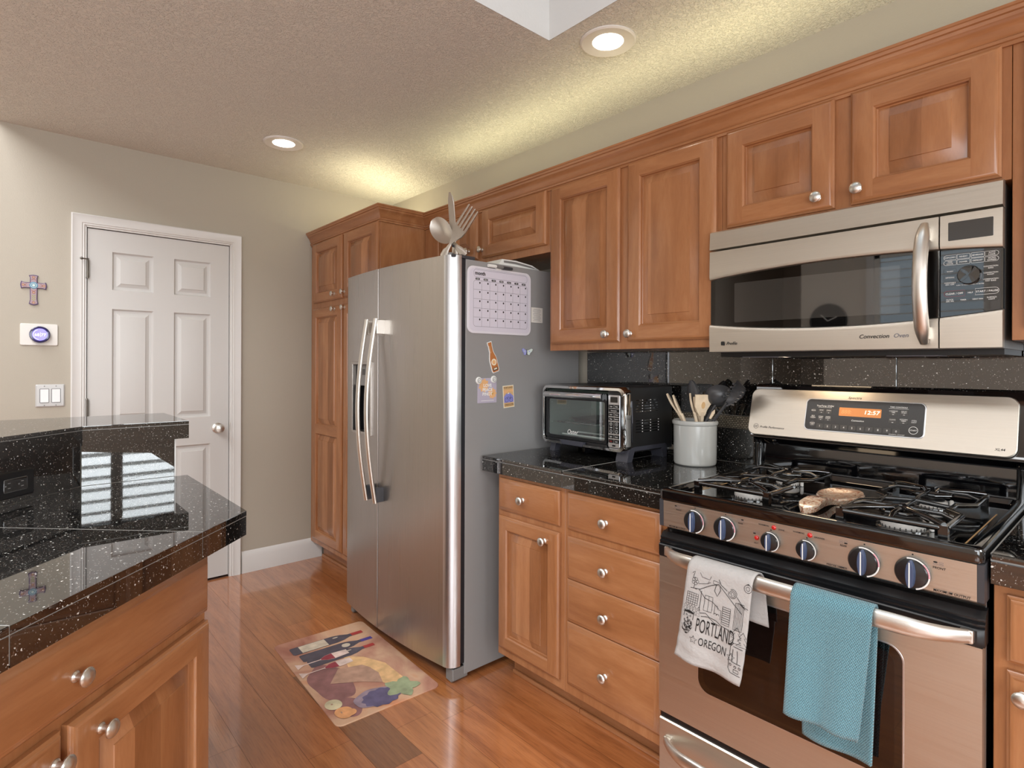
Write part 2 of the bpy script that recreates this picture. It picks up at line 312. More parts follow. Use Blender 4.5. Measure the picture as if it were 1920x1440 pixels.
class MB:
    def __init__(s, frame=None):
        s.v = []; s.f = []; s.mi = []; s.sm = []; s.mats = []; s.M = frame.copy() if frame else Matrix(); s.uv = None
    def slot(s, mat):
        m = M[mat] if isinstance(mat, str) else mat
        if m not in s.mats: s.mats.append(m)
        return s.mats.index(m)
    def add(s, verts, faces, mat, smooth=False):
        o = len(s.v); k = s.slot(mat)
        for p in verts: s.v.append(s.M @ Vector(p))
        for f in faces: s.f.append([o + i for i in f]); s.mi.append(k); s.sm.append(smooth)
        return o
    def box(s, x0, x1, y0, y1, z0, z1, mat, b=0.0, seg=2):
        if x1 < x0: x0, x1 = x1, x0
        if y1 < y0: y0, y1 = y1, y0
        if z1 < z0: z0, z1 = z1, z0
        if b <= 0:
            s.add([(x0, y0, z0), (x1, y0, z0), (x1, y1, z0), (x0, y1, z0), (x0, y0, z1), (x1, y0, z1), (x1, y1, z1), (x0, y1, z1)],
                  [(0, 3, 2, 1), (4, 5, 6, 7), (0, 1, 5, 4), (1, 2, 6, 5), (2, 3, 7, 6), (3, 0, 4, 7)], mat); return
        b = min(b, (x1 - x0) * .49, (y1 - y0) * .49, (z1 - z0) * .49)
        bm = bmesh.new(); bmesh.ops.create_cube(bm, size=1.0)
        for v in bm.verts: v.co = Vector((x0 + (v.co.x + .5) * (x1 - x0), y0 + (v.co.y + .5) * (y1 - y0), z0 + (v.co.z + .5) * (z1 - z0)))
        bmesh.ops.bevel(bm, geom=bm.edges[:], offset=b, segments=seg, profile=0.5, affect='EDGES')
        bm.verts.index_update()
        s.add([tuple(v.co) for v in bm.verts], [[v.index for v in f.verts] for f in bm.faces], mat, True); bm.free()
    def loft(s, loops, mat, cap0=True, cap1=True, smooth=False, closed=True):
        n = len(loops[0]); vs = [p for L in loops for p in L]; fs = []
        for i in range(len(loops) - 1):
            for j in range(n if closed else n - 1):
                a = i * n + j; b = i * n + (j + 1) % n
                fs.append((a, b, b + n, a + n))
        s.add(vs, fs, mat, smooth)
        if cap0: s.add(loops[0], [list(range(n))[::-1]], mat)
        if cap1: s.add(loops[-1], [list(range(n))], mat)
    def slab(s, pts, y0, y1, mat, ch=0.0, smooth=False):
        """2-D outline (x,z) extruded from y0 (back) to y1 (front, smaller y)"""
        loops = [[(p[0], y0, p[1]) for p in pts]]
        if ch:
            cx = sum(p[0] for p in pts) / len(pts); cz = sum(p[1] for p in pts) / len(pts)
            rad = max(max(abs(p[0] - cx) for p in pts), 1e-4); radz = max(max(abs(p[1] - cz) for p in pts), 1e-4)
            sg = 1 if y1 > y0 else -1
            loops.append([(p[0], y1 - sg * ch, p[1]) for p in pts])
            loops.append([(cx + (p[0] - cx) * (1 - ch / rad), y1, cz + (p[1] - cz) * (1 - ch / radz)) for p in pts])
        else:
            loops.append([(p[0], y1, p[1]) for p in pts])
        s.loft(loops, mat, smooth=smooth)
    def sheet(s, pts, y, mat): s.add([(p[0], y, p[1]) for p in pts], [list(range(len(pts)))], mat)
    def ring(s, outer, inner, y, mat):
        n = len(outer); s.add([(p[0], y, p[1]) for p in outer] + [(p[0], y, p[1]) for p in inner], [(i, (i + 1) % n, n + (i + 1) % n, n + i) for i in range(n)], mat)
    def line(s, pts, wd, y, mat, closed=False):
        """flat ribbon stroke in the (x,z) plane"""
        P = list(pts); n = len(P); L = []; R_ = []
        for i, p in enumerate(P):
            a = P[(i - 1) % n] if (closed or i > 0) else p; b = P[(i + 1) % n] if (closed or i < n - 1) else p
            d = Vector((b[0] - a[0], b[1] - a[1])); d = d.normalized() if d.length > 0 else Vector((1, 0))
            nx, nz = -d.y * wd / 2, d.x * wd / 2
            L.append((p[0] + nx, y, p[1] + nz)); R_.append((p[0] - nx, y, p[1] - nz))
        fs = [(i, (i + 1) % n, n + (i + 1) % n, n + i) for i in range(n if closed else n - 1)]
        s.add(L + R_, fs, mat)
    def lathe(s, prof, mat, c=(0, 0, 0), axis='z', n=24, cap=True, smooth=True):
        loops = []
        for r, h in prof:
            L = []
            for i in range(n):
                a = 2 * pi * i / n; x, y = r * cos(a), r * sin(a)
                p = {'z': (x, y, h), 'y': (x, h, y), 'x': (h, x, y)}[axis]
                L.append((c[0] + p[0], c[1] + p[1], c[2] + p[2]))
            loops.append(L)
        s.loft(loops, mat, cap and prof[0][0] > 1e-6, cap and prof[-1][0] > 1e-6, smooth)
    def tube(s, path, r, mat, n=8, r2=None, closed=False, up=(0, 0, 1), radii=None, cap=True):
        if r > .003: n = max(n, 12)
        P = [Vector(p) for p in path]; loops = []; m = len(P); U = Vector(up)
        for i, p in enumerate(P):
            a = P[(i - 1) % m] if (closed or i > 0) else p; b = P[(i + 1) % m] if (closed or i < m - 1) else p
            d = (b - a).normalized(); sd = d.cross(U)
            if sd.length < 1e-3: sd = d.cross(Vector((0.3, 1, 0.1)))
            sd.normalize(); uu = sd.cross(d).normalized(); k = radii[i] if radii else 1.0
            loops.append([tuple(p + sd * (r * k * cos(2 * pi * j / n)) + uu * ((r2 or r) * k * sin(2 * pi * j / n))) for j in range(n)])
        if closed: loops.append(loops[0])
        s.loft(loops, mat, cap and not closed, cap and not closed, True)
    def text(s, body, x, z, size, mat, y=0.0, align='c', shear=0.0, sx=1.0, warp=None, bold=0.008):
        vs, fs = textmesh(body, shear, bold)
        if not vs: return
        x0 = min(v[0] for v in vs); x1 = max(v[0] for v in vs)
        off = {'c': -(x0 + x1) / 2, 'l': -x0, 'r': -x1}[align]
        P = [(x + (v[0] + off) * size * sx, y, z + (v[1] - 0.35) * size) for v in vs]
        if warp: P = [warp(p[0], p[2]) for p in P]
        s.add(P, fs, mat)
    def sphere(s, c, r, mat, n=14, k=8, sc=(1, 1, 1)):
        s_ = [(max(1e-7, r * sin(pi * i / k)), -r * cos(pi * i / k)) for i in range(k + 1)]
        old = s.M; s.M = old @ Matrix.Translation(c) @ Matrix.Diagonal((sc[0], sc[1], sc[2], 1)); s.lathe(s_, mat, n=n, cap=False); s.M = old
    def build(s, name, parent=None, wn=True, loc=None, local=False, smooth_angle=32, props=None, solid=0.0):
        """vertices are world positions unless local; the object's origin is loc (world) or its parent's"""
        PW = W[parent.name] if parent else Matrix()
        OM = PW if loc is None else (PW @ Matrix.Translation(loc) if local else Matrix.Translation(loc) @ PW.to_3x3().to_4x4())
        inv = Matrix() if local else OM.inverted()
        me = bpy.data.meshes.new(name)
        me.from_pydata([tuple(inv @ p) for p in s.v], [], s.f)
        for m in s.mats: me.materials.append(m)
        me.polygons.foreach_set('material_index', s.mi); me.polygons.foreach_set('use_smooth', s.sm)
        bm = bmesh.new(); bm.from_mesh(me); bmesh.ops.remove_doubles(bm, verts=bm.verts, dist=1e-6); bmesh.ops.recalc_face_normals(bm, faces=bm.faces); bm.to_mesh(me); bm.free()
        try: me.set_sharp_from_angle(angle=radians(smooth_angle))
        except Exception: pass
        o = bpy.data.objects.new(name, me); COL.objects.link(o)
        if parent: o.parent = parent
        L = PW.inverted() @ OM
        o.location = L.to_translation(); o.rotation_euler = L.to_euler()
        W[o.name] = OM
        if solid:
            md = o.modifiers.new('thickness', 'SOLIDIFY'); md.thickness = solid; md.offset = 0
        if wn and any(s.sm) and not solid:
            md = o.modifiers.new('normals', 'WEIGHTED_NORMAL'); md.keep_sharp = True
        for k, v in (props or {}).items(): o[k] = v
        return o
W = {}
def tag(o, label, cat, group=None, kind=None):
    o['label'] = label; o['category'] = cat
    if group: o['group'] = group
    if kind: o['kind'] = kind
    return o
def thing(name, label, cat, loc=(0, 0, 0), rotz=0.0, group=None, kind=None):
    o = bpy.data.objects.new(name, None); COL.objects.link(o); o.empty_display_size = 0.05
    o.location = loc; o.rotation_euler = (0, 0, rotz); W[o.name] = Matrix.Translation(loc) @ Matrix.Rotation(rotz, 4, 'Z')
    return tag(o, label, cat, group, kind)
def struct(o): o['kind'] = 'structure'; return o
def wallframe(x, y, z):   # faces +X: local x = +Y, local z = up, viewer at -local y
    return Matrix(((0, -1, 0, x), (1, 0, 0, y), (0, 0, 1, z), (0, 0, 0, 1)))
def topframe(x, y, z, rot=0.0):    # faces up: local x = X, local z = Y
    return Matrix.Translation((x, y, z)) @ Matrix.Rotation(rot, 4, 'Z') @ Matrix(((1, 0, 0, 0), (0, 0, 1, 0), (0, -1, 0, 0), (0, 0, 0, 1)))
def copy_tree(o, loc=None, rotz=None, parent=None):
    c = o.copy(); COL.objects.link(c); W[c.name] = W[o.name].copy()
    if parent: c.parent = parent
    if loc is not None: c.location = loc
    if rotz is not None: c.rotation_euler = (0, 0, rotz)
    for ch in [k for k in bpy.data.objects if k.parent == o]: copy_tree(ch, parent=c)
    return c

# ================================================================== room shell
CEIL, YW, SOF, HI = 2.4565, 2.137, 0.0165, 3.35
XN, YR = 6.3, -3.2            # near wall, rear wall
SX0, SX1, SY0, SY1 = 2.264, 3.50, 0.30, 1.472     # skylight shaft

def floor_build():
    me = bpy.data.meshes.new('floor'); vs = []; fs = []; tone = []; tint = []
    def q(x0, x1, y0, y1, z, mi): 
        o = len(vs); vs.extend([(x0, y0, z), (x1, y0, z), (x1, y1, z), (x0, y1, z)]); fs.append((o, o + 1, o + 2, o + 3)); mis.append(mi)
    mis = []
    rnd = random.Random(11); pw = 0.1475; k0 = -28
    y = 0.7435 + pw * k0; row = k0
    while y < YW:
        x = -0.3 - rnd.random() * 1.2
        cuts = [x]
        while x < XN: x += 1.1 + rnd.random() * 1.2; cuts.append(x)
        if row == 1: cuts = [-0.9, 0.42, 1.38, 2.118, 3.1, 4.0, 5.1, 6.4]
        if row == 2: cuts = [-0.7, 0.9, 1.95, 2.62, 3.7, 4.6, 5.9, 6.6]
        if row == 3: cuts = [-0.6, 0.6, 2.02, 3.3, 4.3, 5.5, 6.6]
        for a, b in zip(cuts, cuts[1:]):
            a2, b2 = max(a, 0.0), min(b, XN)
            if b2 - a2 < 0.01: continue
            g = 0.0005
            q(a2 + g, b2 - g, max(y, YR) + g, min(y + pw, YW) - g, 0.0, 0)
            t = 0.90 + 0.20 * rnd.random()
            if row == 1 and abs(b - 2.118) < 1e-6: t = 0.52
            tone.append((rnd.random() * 30, rnd.random() * 30, rnd.random() * 30)); tint.append((t, t * (0.97 + 0.06 * rnd.random()), t, 1.0))
        y += pw; row += 1
    n = len(fs); q(0, XN, YR, YW, -0.0012, 1); tone.append((0, 0, 0)); tint.append((1, 1, 1, 1))
    me.from_pydata(vs, [], fs); me.materials.append(M['floor']); me.materials.append(M['floorgap'])
    me.polygons.foreach_set('material_index', mis)
    a = me.attributes.new('tone', 'FLOAT_VECTOR', 'FACE'); b = me.attributes.new('tint', 'FLOAT_COLOR', 'FACE')
    for i in range(n + 1): a.data[i].vector = tone[i]; b.data[i].color = tint[i]
    o = bpy.data.objects.new('floor', me); COL.objects.link(o); struct(o)
floor_build()

mb = MB()   # soffit ceiling with the skylight opening
T = 0.12
for (x0, x1, y0, y1) in ((0, SX0, SOF, YW), (SX1, XN, SOF, YW), (SX0, SX1, SOF, SY0), (SX0, SX1, SY1, YW)):
    mb.box(x0, x1, y0, y1, CEIL, CEIL + T, 'ceiling')
struct(mb.build('ceiling'))
mb = MB()
mb.box(SX0 - .06, SX0, SY0 - .06, SY1 + .06, CEIL + T, 3.05, 'shaft'); mb.box(SX1, SX1 + .06, SY0 - .06, SY1 + .06, CEIL + T, 3.05, 'shaft')
mb.box(SX0, SX1, SY0 - .06, SY0, CEIL + T, 3.05, 'shaft'); mb.box(SX0, SX1, SY1, SY1 + .06, CEIL + T, 3.05, 'shaft'); mb.box(SX0, SX1, SY1 - .0015, SY1 + .0005, CEIL, CEIL + T, 'shaft')
mb.box(SX0 - .0005, SX0 + .0015, SY0, SY1, CEIL, CEIL + T, 'shaft')
struct(mb.build('ceiling_skylight_shaft'))
mb = MB(); mb.box(0, XN, SOF - 0.05, SOF, CEIL + 0.001, HI, 'ceiling'); struct(mb.build('ceiling_soffit_face'))
mb = MB(); mb.box(0, XN, YR, SOF - 0.05, HI, HI + .1, 'ceiling'); struct(mb.build('ceiling_great_room'))
# skylight window
mb = MB(); mb.box(SX0 - .03, SX1 + .03, SY0 - .03, SY1 + .03, 3.051, 3.06, 'pane')
struct(mb.build('window_3'))

mb = MB()   # door wall at x=0 with the door opening
DY0, DY1, DZ = 0.322, 1.026, 2.002
mb.box(-.12, 0, YR, DY0, 0, HI, 'wall'); mb.box(-.12, 0, DY1, YW, 0, HI, 'wall'); mb.box(-.12, 0, DY0, DY1, DZ, HI, 'wall')
struct(mb.build('wall_left'))
mb = MB(); mb.box(-.12, XN, YW, YW + .12, 0, HI, 'wall'); struct(mb.build('wall_right'))
mb = MB(); mb.box(-.16, -.122, DY0 - .1, DY1 + .1, 0, 2.3, 'wall'); mb.box(-.12, -.002, DY0, DY1, -.02, .0035, 'floorgap'); struct(mb.build('door_light_block'))  # unseen panel and dark floor strip added to block light under the door

# baseboard and casing
mb = MB()
prof = [(0.0, 0.0), (0.014, 0.0), (0.014, 0.098), (0.011, 0.108), (0.009, 0.118), (0.004, 0.126), (0.0, 0.132)]
for y0, y1 in ((1.095, 1.60), (YR, 0.262)):
    mb.loft([[(p[0], y0, p[1]) for p in prof], [(p[0], y1, p[1]) for p in prof]], 'trim')
struct(mb.build('baseboard_left'))

mb = MB(wallframe(0, 0, 0))
def casing(mb, y0, y1, zt, wd, mat):
    """moulded casing around an opening, mitred: profile from inner edge outward"""
    pf = [(0, .006), (.004, .012), (.010, .010), (.014, .014), (.020, .013), (.046, .017), (.054, .020), (wd - .006, .020), (wd, .014), (wd, 0)]
    for i in range(len(pf) - 1):
        (a, da), (b, db) = pf[i], pf[i + 1]
        A = [(y0 - a, -da, 0.0), (y0 - a, -da, zt + a), (y1 + a, -da, zt + a), (y1 + a, -da, 0.0)]
        B = [(y0 - b, -db, 0.0), (y0 - b, -db, zt + b), (y1 + b, -db, zt + b), (y1 + b, -db, 0.0)]
        mb.add(A + B, [(0, 1, 5, 4), (1, 2, 6, 5), (2, 3, 7, 6)], mat)
casing(mb, DY0 - .004, DY1 + .004, DZ + .004, .058, 'trim')
# jamb linings
mb.box(DY0 - .004, DY0 + .003, -.006, .11, 0, DZ + .004, 'trim'); mb.box(DY1 - .003, DY1 + .004, -.006, .11, 0, DZ + .004, 'trim'); mb.box(DY0, DY1, -.006, .11, DZ - .003, DZ + .004, 'trim')
struct(mb.build('trim_1'))

# six-panel door
door = thing('door_1', 'white six-panel interior door in the beige wall left of the tall pantry', 'door', (0, DY0, 0)); struct(door)
mb = MB(wallframe(-0.004, 0, 0))
y0, y1, z0, z1 = DY0 + .006, DY1 - .005, 0.012, DZ - .006
cols = [(0.437, 0.628), (0.729, 0.920)]; rows = [(1.679, 1.883), (0.972, 1.577), (0.20, 0.812)]
ys = [y0] + [k for c in cols for k in c] + [y1]; zs = [z0] + sorted(k for r_ in rows for k in r_) + [z1]
for i in range(len(ys) - 1):
    for j in range(len(zs) - 1):
        if i % 2 == 1 and j % 2 == 1: continue
        mb.add([(ys[i], 0, zs[j]), (ys[i + 1], 0, zs[j]), (ys[i + 1], 0, zs[j + 1]), (ys[i], 0, zs[j + 1])], [(0, 1, 2, 3)], 'doorpaint')
for (a, b) in cols:
    for (c, d) in rows:
        seq = [(0, 0), (.003, .007), (.010, .0125), (.016, .0135), (.036, .0045), (.038, .0015), (.041, .001)]
        R_ = [[(a + i, dp, c + i), (b - i, dp, c + i), (b - i, dp, d - i), (a + i, dp, d - i)] for i, dp in seq]
        mb.loft(R_, 'doorpaint', cap0=False, cap1=True)
mb.box(y0, y1, .012, .035, z0, z1, 'doorpaint')
for (a, b) in ((y0, y0 + .001), (y1 - .001, y1)): mb.box(a, b, 0, .035, z0, z1, 'doorpaint')
mb.box(y0, y1, 0, .035, z1 - .001, z1, 'doorpaint')
mb.build('door_leaf', door)
mb = MB(wallframe(-0.004, 0, 0))
mb.lathe([(.030, 0), (.030, -.006), (.024, -.010), (.012, -.014), (.011, -.030), (.018, -.036), (.027, -.046), (.028, -.056), (.022, -.066), (.008, -.069), (.0001, -.0695)], 'nickel', (0.958, 0, 0.902), 'y', 28)
mb.build('door_knob', door)
for hz, stop in ((1.782, True), (1.048, False), (0.25, False)):
    mb = MB(wallframe(0, 0, 0))
    mb.lathe([(.0055, hz - .046), (.0055, hz + .046)], 'hinge', (0.328, -.008, 0), 'z', 12)
    mb.lathe([(.0065, hz - .052), (.0065, hz - .046)], 'hinge', (0.328, -.008, 0), 'z', 12); mb.lathe([(.0065, hz + .046), (.004, hz + .053)], 'hinge', (0.328, -.008, 0), 'z', 12)
    mb.box(0.328, 0.338, -.002, 0.004, hz - .045, hz + .045, 'hinge')
    if stop:
        mb.tube([(0.332, -.012, hz + .05), (0.318, -.030, hz + .046), (0.303, -.036, hz + .046)], .0035, 'hinge'); mb.sphere((0.301, -.037, hz + .046), .007, 'hinge')
    mb.build('hinge', door)
mb = MB(wallframe(0, 0, 0)); mb.box(DY1 - .005, DY1 + .003, -.007, -.002, .88, .93, 'nickel'); mb.build('strike_plate', door)

# walls behind the viewer
mb = MB()
WX0, WX1, WZ0, WZ1 = 1.78, 2.72, 1.45, 2.45
ox0, ox1, oz0, oz1 = 3.7, 6.1, 0.9, 2.4
for (x0, x1, z0, z1) in ((1.05, WX0, 0, HI), (WX0, WX1, 0, WZ0), (WX0, WX1, WZ1, HI), (WX1, ox0, 0, HI), (ox0, ox1, 0, oz0), (ox0, ox1, oz1, HI), (ox1, XN, 0, HI)):
    mb.box(x0, x1, YR - .12, YR, z0, z1, 'backwall')
mb.box(-.12, 0, -5.2, YR, 0, HI, 'backwall'); mb.box(0, 1.17, -5.3, -5.2, 0, HI, 'backwall'); mb.box(1.05, 1.17, -5.2, YR - .12, 0, HI, 'backwall'); mb.box(0, 1.05, -5.2, YR, HI, HI + .1, 'backwall'); mb.box(0, 1.05, -5.2, YR, -.05, -.001, 'greatfloor')
struct(mb.build('wall_rear'))
mb = MB(); NY0, NY1, NZ0, NZ1 = .15, 1.562, .98, 2.15
for (y0, y1, z0, z1) in ((YR, -2.9, 0, HI), (-2.9, -.5, 0, .25), (-2.9, -.5, 2.35, HI), (-.5, NY0, 0, HI), (NY0, NY1, 0, NZ0), (NY0, NY1, NZ1, HI), (NY1, YW, 0, HI)): mb.box(XN, XN + .12, y0, y1, z0, z1, 'backwall')
struct(mb.build('wall_near'))
def shutters(name, frame, x0, x1, z0, z1, pitch, tilt):
    wn = thing(name, 'white plantation shutter window behind the viewer', 'window', tuple(frame.to_translation())); struct(wn)
    mb = MB(frame); f = .05
    mb.box(x0 - .07, x1 + .07, -.02, 0, z0 - .07, z0, 'trim'); mb.box(x0 - .07, x1 + .07, -.02, 0, z1, z1 + .07, 'trim'); mb.box(x0 - .07, x0, -.02, 0, z0, z1, 'trim'); mb.box(x1, x1 + .07, -.02, 0, z0, z1, 'trim')
    xm = (x0 + x1) / 2
    for a, b in ((x0, xm), (xm, x1)):
        mb.box(a, a + f, .0, .03, z0, z1, 'shutter'); mb.box(b - f, b, .0, .03, z0, z1, 'shutter'); mb.box(a, b, 0, .03, z0, z0 + f, 'shutter'); mb.box(a, b, 0, .03, z1 - f, z1, 'shutter')
        z = z0 + f + pitch / 2
        while z < z1 - f:
            c, s_ = cos(tilt) * pitch * .48, sin(tilt) * pitch * .48
            mb.add([(a + f, .015 - c, z - s_), (b - f, .015 - c, z - s_), (b - f, .015 + c, z + s_), (a + f, .015 + c, z + s_), (a + f, .015 - c, z - s_ + .008), (b - f, .015 - c, z - s_ + .008), (b - f, .015 + c, z + s_ + .008), (a + f, .015 + c, z + s_ + .008)],
                   [(0, 1, 2, 3), (4, 7, 6, 5), (0, 4, 5, 1), (2, 6, 7, 3)], 'shutter'); z += pitch
    mb.build('shutter', wn)
    mb = MB(frame); mb.box(x0, x1, .06, .065, z0, z1, 'pane'); mb.build('pane', wn)
RF = Matrix(((-1, 0, 0, 0), (0, -1, 0, YR), (0, 0, 1, 0), (0, 0, 0, 1)))    # rear wall faces +Y
NF = Matrix(((0, 1, 0, XN), (-1, 0, 0, 0), (0, 0, 1, 0), (0, 0, 0, 1)))     # near wall faces -X
shutters('window_1', RF, -WX1, -WX0, WZ0, WZ1, .09, radians(8))
shutters('window_2', NF, -NY1, -NY0, NZ0, NZ1, .115, radians(24))

# ================================================================== cabinets
def knob(parent, x, y, z):
    mb = MB(W[parent.name])
    mb.lathe([(.0095, 0), (.0095, -.002), (.0062, -.005), (.0052, -.012), (.0065, -.016), (.0125, -.0185), (.0158, -.021), (.0160, -.0235), (.0135, -.0265), (.008, -.0285), (.0001, -.0292)], 'nickel', (x, y, z), 'y', 22)
    mb.build('knob', parent, loc=(0, 0, 0), local=False) if False else mb.build('knob', parent)

def rect(w_, h_, i): return [(i, i), (w_ - i, i), (w_ - i, h_ - i), (i, h_ - i)]
def panel_front(parent, name, x, z, w_, h_, yface, kn=None, fw=.058, mid=None, raised=True):
    """door or drawer front; x,z lower-left, yface the face-frame plane (parent local), front faces -y"""
    T = .020
    OM = W[parent.name] @ Matrix.Translation((x, yface, z))
    mb = MB(OM)
    def loops(seq, X0, Z0, w2, h2): return [[(X0 + p[0], -d, Z0 + p[1]) for p in rect(w2, h2, i)] for i, d in seq]
    def rings(seq, X0, Z0, w2, h2, ms=('wood_h', 'wood_v')):
        Ls = loops(seq, X0, Z0, w2, h2)
        for a, b in zip(Ls, Ls[1:]):
            for j in range(4):
                k = (j + 1) % 4
                mb.add([a[j], a[k], b[k], b[j]], [(0, 1, 2, 3)], ms[j % 2])
    if raised:
        rings([(0, 0.0005), (0, .011), (.004, .0135), (.006, .017), (.011, .0195), (.013, T)], 0, 0, w_, h_)
    else:
        rings([(0, 0.0005), (0, .009), (.0055, .0135), (.009, .0145), (.014, .0190), (.018, T)], 0, 0, w_, h_)
    mb.add([(0, -.0005, 0), (w_, -.0005, 0), (w_, -.0005, h_), (0, -.0005, h_)], [(0, 3, 2, 1)], 'wood_v')
    if not raised:
        i = .018; mb.add([(i, -T, i), (w_ - i, -T, i), (w_ - i, -T, h_ - i), (i, -T, h_ - i)], [(0, 1, 2, 3)], 'wood_h')
    else:
        r0 = .013
        spans = [(fw, h_ - fw)] if mid is None else [(fw, mid - fw / 2), (mid + fw / 2, h_ - fw)]
        mb.add([(r0, -T, r0), (fw, -T, r0), (fw, -T, h_ - r0), (r0, -T, h_ - r0)], [(0, 1, 2, 3)], 'wood_v')
        mb.add([(w_ - fw, -T, r0), (w_ - r0, -T, r0), (w_ - r0, -T, h_ - r0), (w_ - fw, -T, h_ - r0)], [(0, 1, 2, 3)], 'wood_v')
        zc = [(r0, spans[0][0])] + [(spans[i][1], spans[i + 1][0]) for i in range(len(spans) - 1)] + [(spans[-1][1], h_ - r0)]
        for a, b in zc: mb.add([(fw, -T, a), (w_ - fw, -T, a), (w_ - fw, -T, b), (fw, -T, b)], [(0, 1, 2, 3)], 'wood_h')
        for a, b in spans:
            pw, ph = w_ - 2 * fw, b - a
            rings([(0, T), (.002, .0172), (.005, .0150), (.006, .0060), (.009, .0045)], fw, a, pw, ph)
            bev = min(.042, pw * .3, ph * .3)
            rings([(.009, .0045), (bev - .003, .0160), (bev - .002, .0182), (bev, .0186)], fw, a, pw, ph, ('wood_s', 'wood_s'))
            i = bev; mb.add([(fw + i, -.0186, a + i), (fw + pw - i, -.0186, a + i), (fw + pw - i, -.0186, b - i), (fw + i, -.0186, b - i)], [(0, 1, 2, 3)], 'wood_s')
    o = mb.build(name, parent, loc=(x, yface, z), local=False) if False else None
    # build relative to its own lower-left corner so the grain starts at each front
    PW = W[parent.name]; inv = OM.inverted()
    mb.v = [inv @ p for p in mb.v]
    o = mb.build(name, parent, loc=(x, yface, z), local=True)
    if kn: knob(o, kn[0], -T, kn[1])
    return o

CROWN = [(0, -.086), (.007, -.086), (.007, -.077), (.011, -.075), (.012, -.068), (.007, -.064), (.011, -.058), (.014, -.046), (.021, -.034), (.029, -.027), (.031, -.019), (.036, -.017), (.038, -.009), (.041, -.007), (.041, 0), (0, 0)]
def crown_run(mb, path, z, mat='wood_h'):
    """path: list of (x,y, ox,oy) where (ox,oy) is the outward mitre vector"""
    loops = [[(x + ox * d, y + oy * d, z + h) for d, h in CROWN] for x, y, ox, oy in path]
    mb.loft(loops, mat)

def carcass(t, x0, x1, y0, y1, z0, z1, toe=None):
    mb = MB()
    mb.box(x0, x1, y0, y1, z0, z1, 'wood_v', .0015, 1)
    if toe: mb.box(x0 + .002, x1 - .002, y0 + toe, y1, 0.0, z0, 'wood_h')
    mb.build('carcass', t)

YU = 1.812
# tall pantry
p = thing('pantry_cabinet', 'tall cherry wood pantry cabinet in the corner left of the steel refrigerator', 'cabinet', (0.004, 1.528, 0))
mb = MB(); mb.box(.004, .928, 1.528, YW - .002, .115, 2.092, 'wood_v', .0015, 1); mb.box(.03, .925, 1.605, YW - .002, 0, .115, 'wood_h'); mb.box(.03, .925, 1.593, 1.605, 0, .02, 'wood_h', .004)
mb.build('carcass', p)
panel_front(p, 'door', .056, 1.682, .430, .384, 0, (.336, .033))
panel_front(p, 'door', .508, 1.682, .410, .384, 0, (-.010 + .03, .033))
panel_front(p, 'door', .056, .150, .430, 1.494, 0, (.338, 1.472), mid=.72)
panel_front(p, 'door', .508, .150, .410, 1.494, 0, (.024, 1.472), mid=.72)
mb = MB(); crown_run(mb, [(.0045, 1.528, 0, -1), (.930, 1.528, 1, -1), (.930, 1.811, 1, 0)], 2.146); mb.build('crown', p)

def wall_cab(label, x0, x1, zb, doors, name='wall_cabinet'):
    t = thing(name, label, 'cabinet', (x0, YU, zb))
    mb = MB(); mb.box(x0 + .0006, x1 - .0006, YU, YW - .002, zb, 2.090, 'wood_v', .001, 1); mb.build('carcass', t)
    for (dx0, dx1, dz0, dz1, kx, kz) in doors:
        panel_front(t, 'door', dx0 - x0, dz0 - zb, dx1 - dx0, dz1 - dz0, 0, (kx - dx0, kz - dz0))
    return t
wall_cab('short cherry wall cabinet with two small doors above the refrigerator', .931, 1.940, 1.786, [(1.03, 1.436, 1.820, 2.063, 1.370, 1.868), (1.470, 1.924, 1.820, 2.063, 1.480, 1.860)])
wall_cab('tall two-door cherry wall cabinet hanging above the toaster oven', 1.940, 2.752, 1.347, [(1.957, 2.331, 1.376, 2.060, 2.276, 1.407), (2.369, 2.736, 1.376, 2.060, 2.388, 1.405)])
wall_cab('short two-door cherry wall cabinet directly above the microwave', 2.752, 3.494, 1.735, [(2.772, 3.104, 1.742, 2.060, 3.062, 1.778), (3.146, 3.476, 1.742, 2.060, 3.168, 1.780)])
wall_cab('cherry wall cabinet to the right of the microwave at the photo edge', 3.494, 3.98, 1.347, [(3.520, 3.955, 1.376, 2.060, 3.58, 1.407)])
mb = MB(); crown_run(mb, [(.931, YU, 0, -1), (3.99, YU, 0, -1)], 2.142)
tag(mb.build('crown_molding'), 'long cherry crown molding along the top of the wall cabinets', 'molding')

# base cabinets left of the range
YB = 1.512
t = thing('base_cabinet', 'narrow cherry base cabinet with one drawer over a raised-panel door beside the refrigerator', 'cabinet', (1.946, YB, 0))
mb = MB(); mb.box(1.946, 2.3155, YB, YW - .002, .112, .846, 'wood_v', .001, 1); mb.box(1.946, 2.3155, YB + .09, YW - .002, 0, .112, 'wood_h'); mb.box(1.946, 2.3155, YB + .078, YB + .09, 0, .018, 'wood_h', .004); mb.build('carcass', t)
panel_front(t, 'drawer', .015, .702, .335, .127, 0, (.150, .062), raised=False)
panel_front(t, 'door', .015, .148, .335, .530, 0, (.270, .488), fw=.05)
t = thing('drawer_cabinet', 'cherry base cabinet with a stack of four drawers next to the range', 'cabinet', (2.316, YB, 0))
mb = MB(); mb.box(2.316, 2.738, YB, YW - .002, .112, .846, 'wood_v', .001, 1); mb.box(2.316, 2.738, YB + .09, YW - .002, 0, .112, 'wood_h'); mb.box(2.316, 2.738, YB + .078, YB + .09, 0, .018, 'wood_h', .004); mb.build('carcass', t)
for z0, z1, kz in ((.702, .832, .761), (.526, .677, .600), (.376, .524, .446), (.152, .373, .252)):
    panel_front(t, 'drawer', .019, z0, .388, z1 - z0, 0, (.181, kz - z0), raised=False)
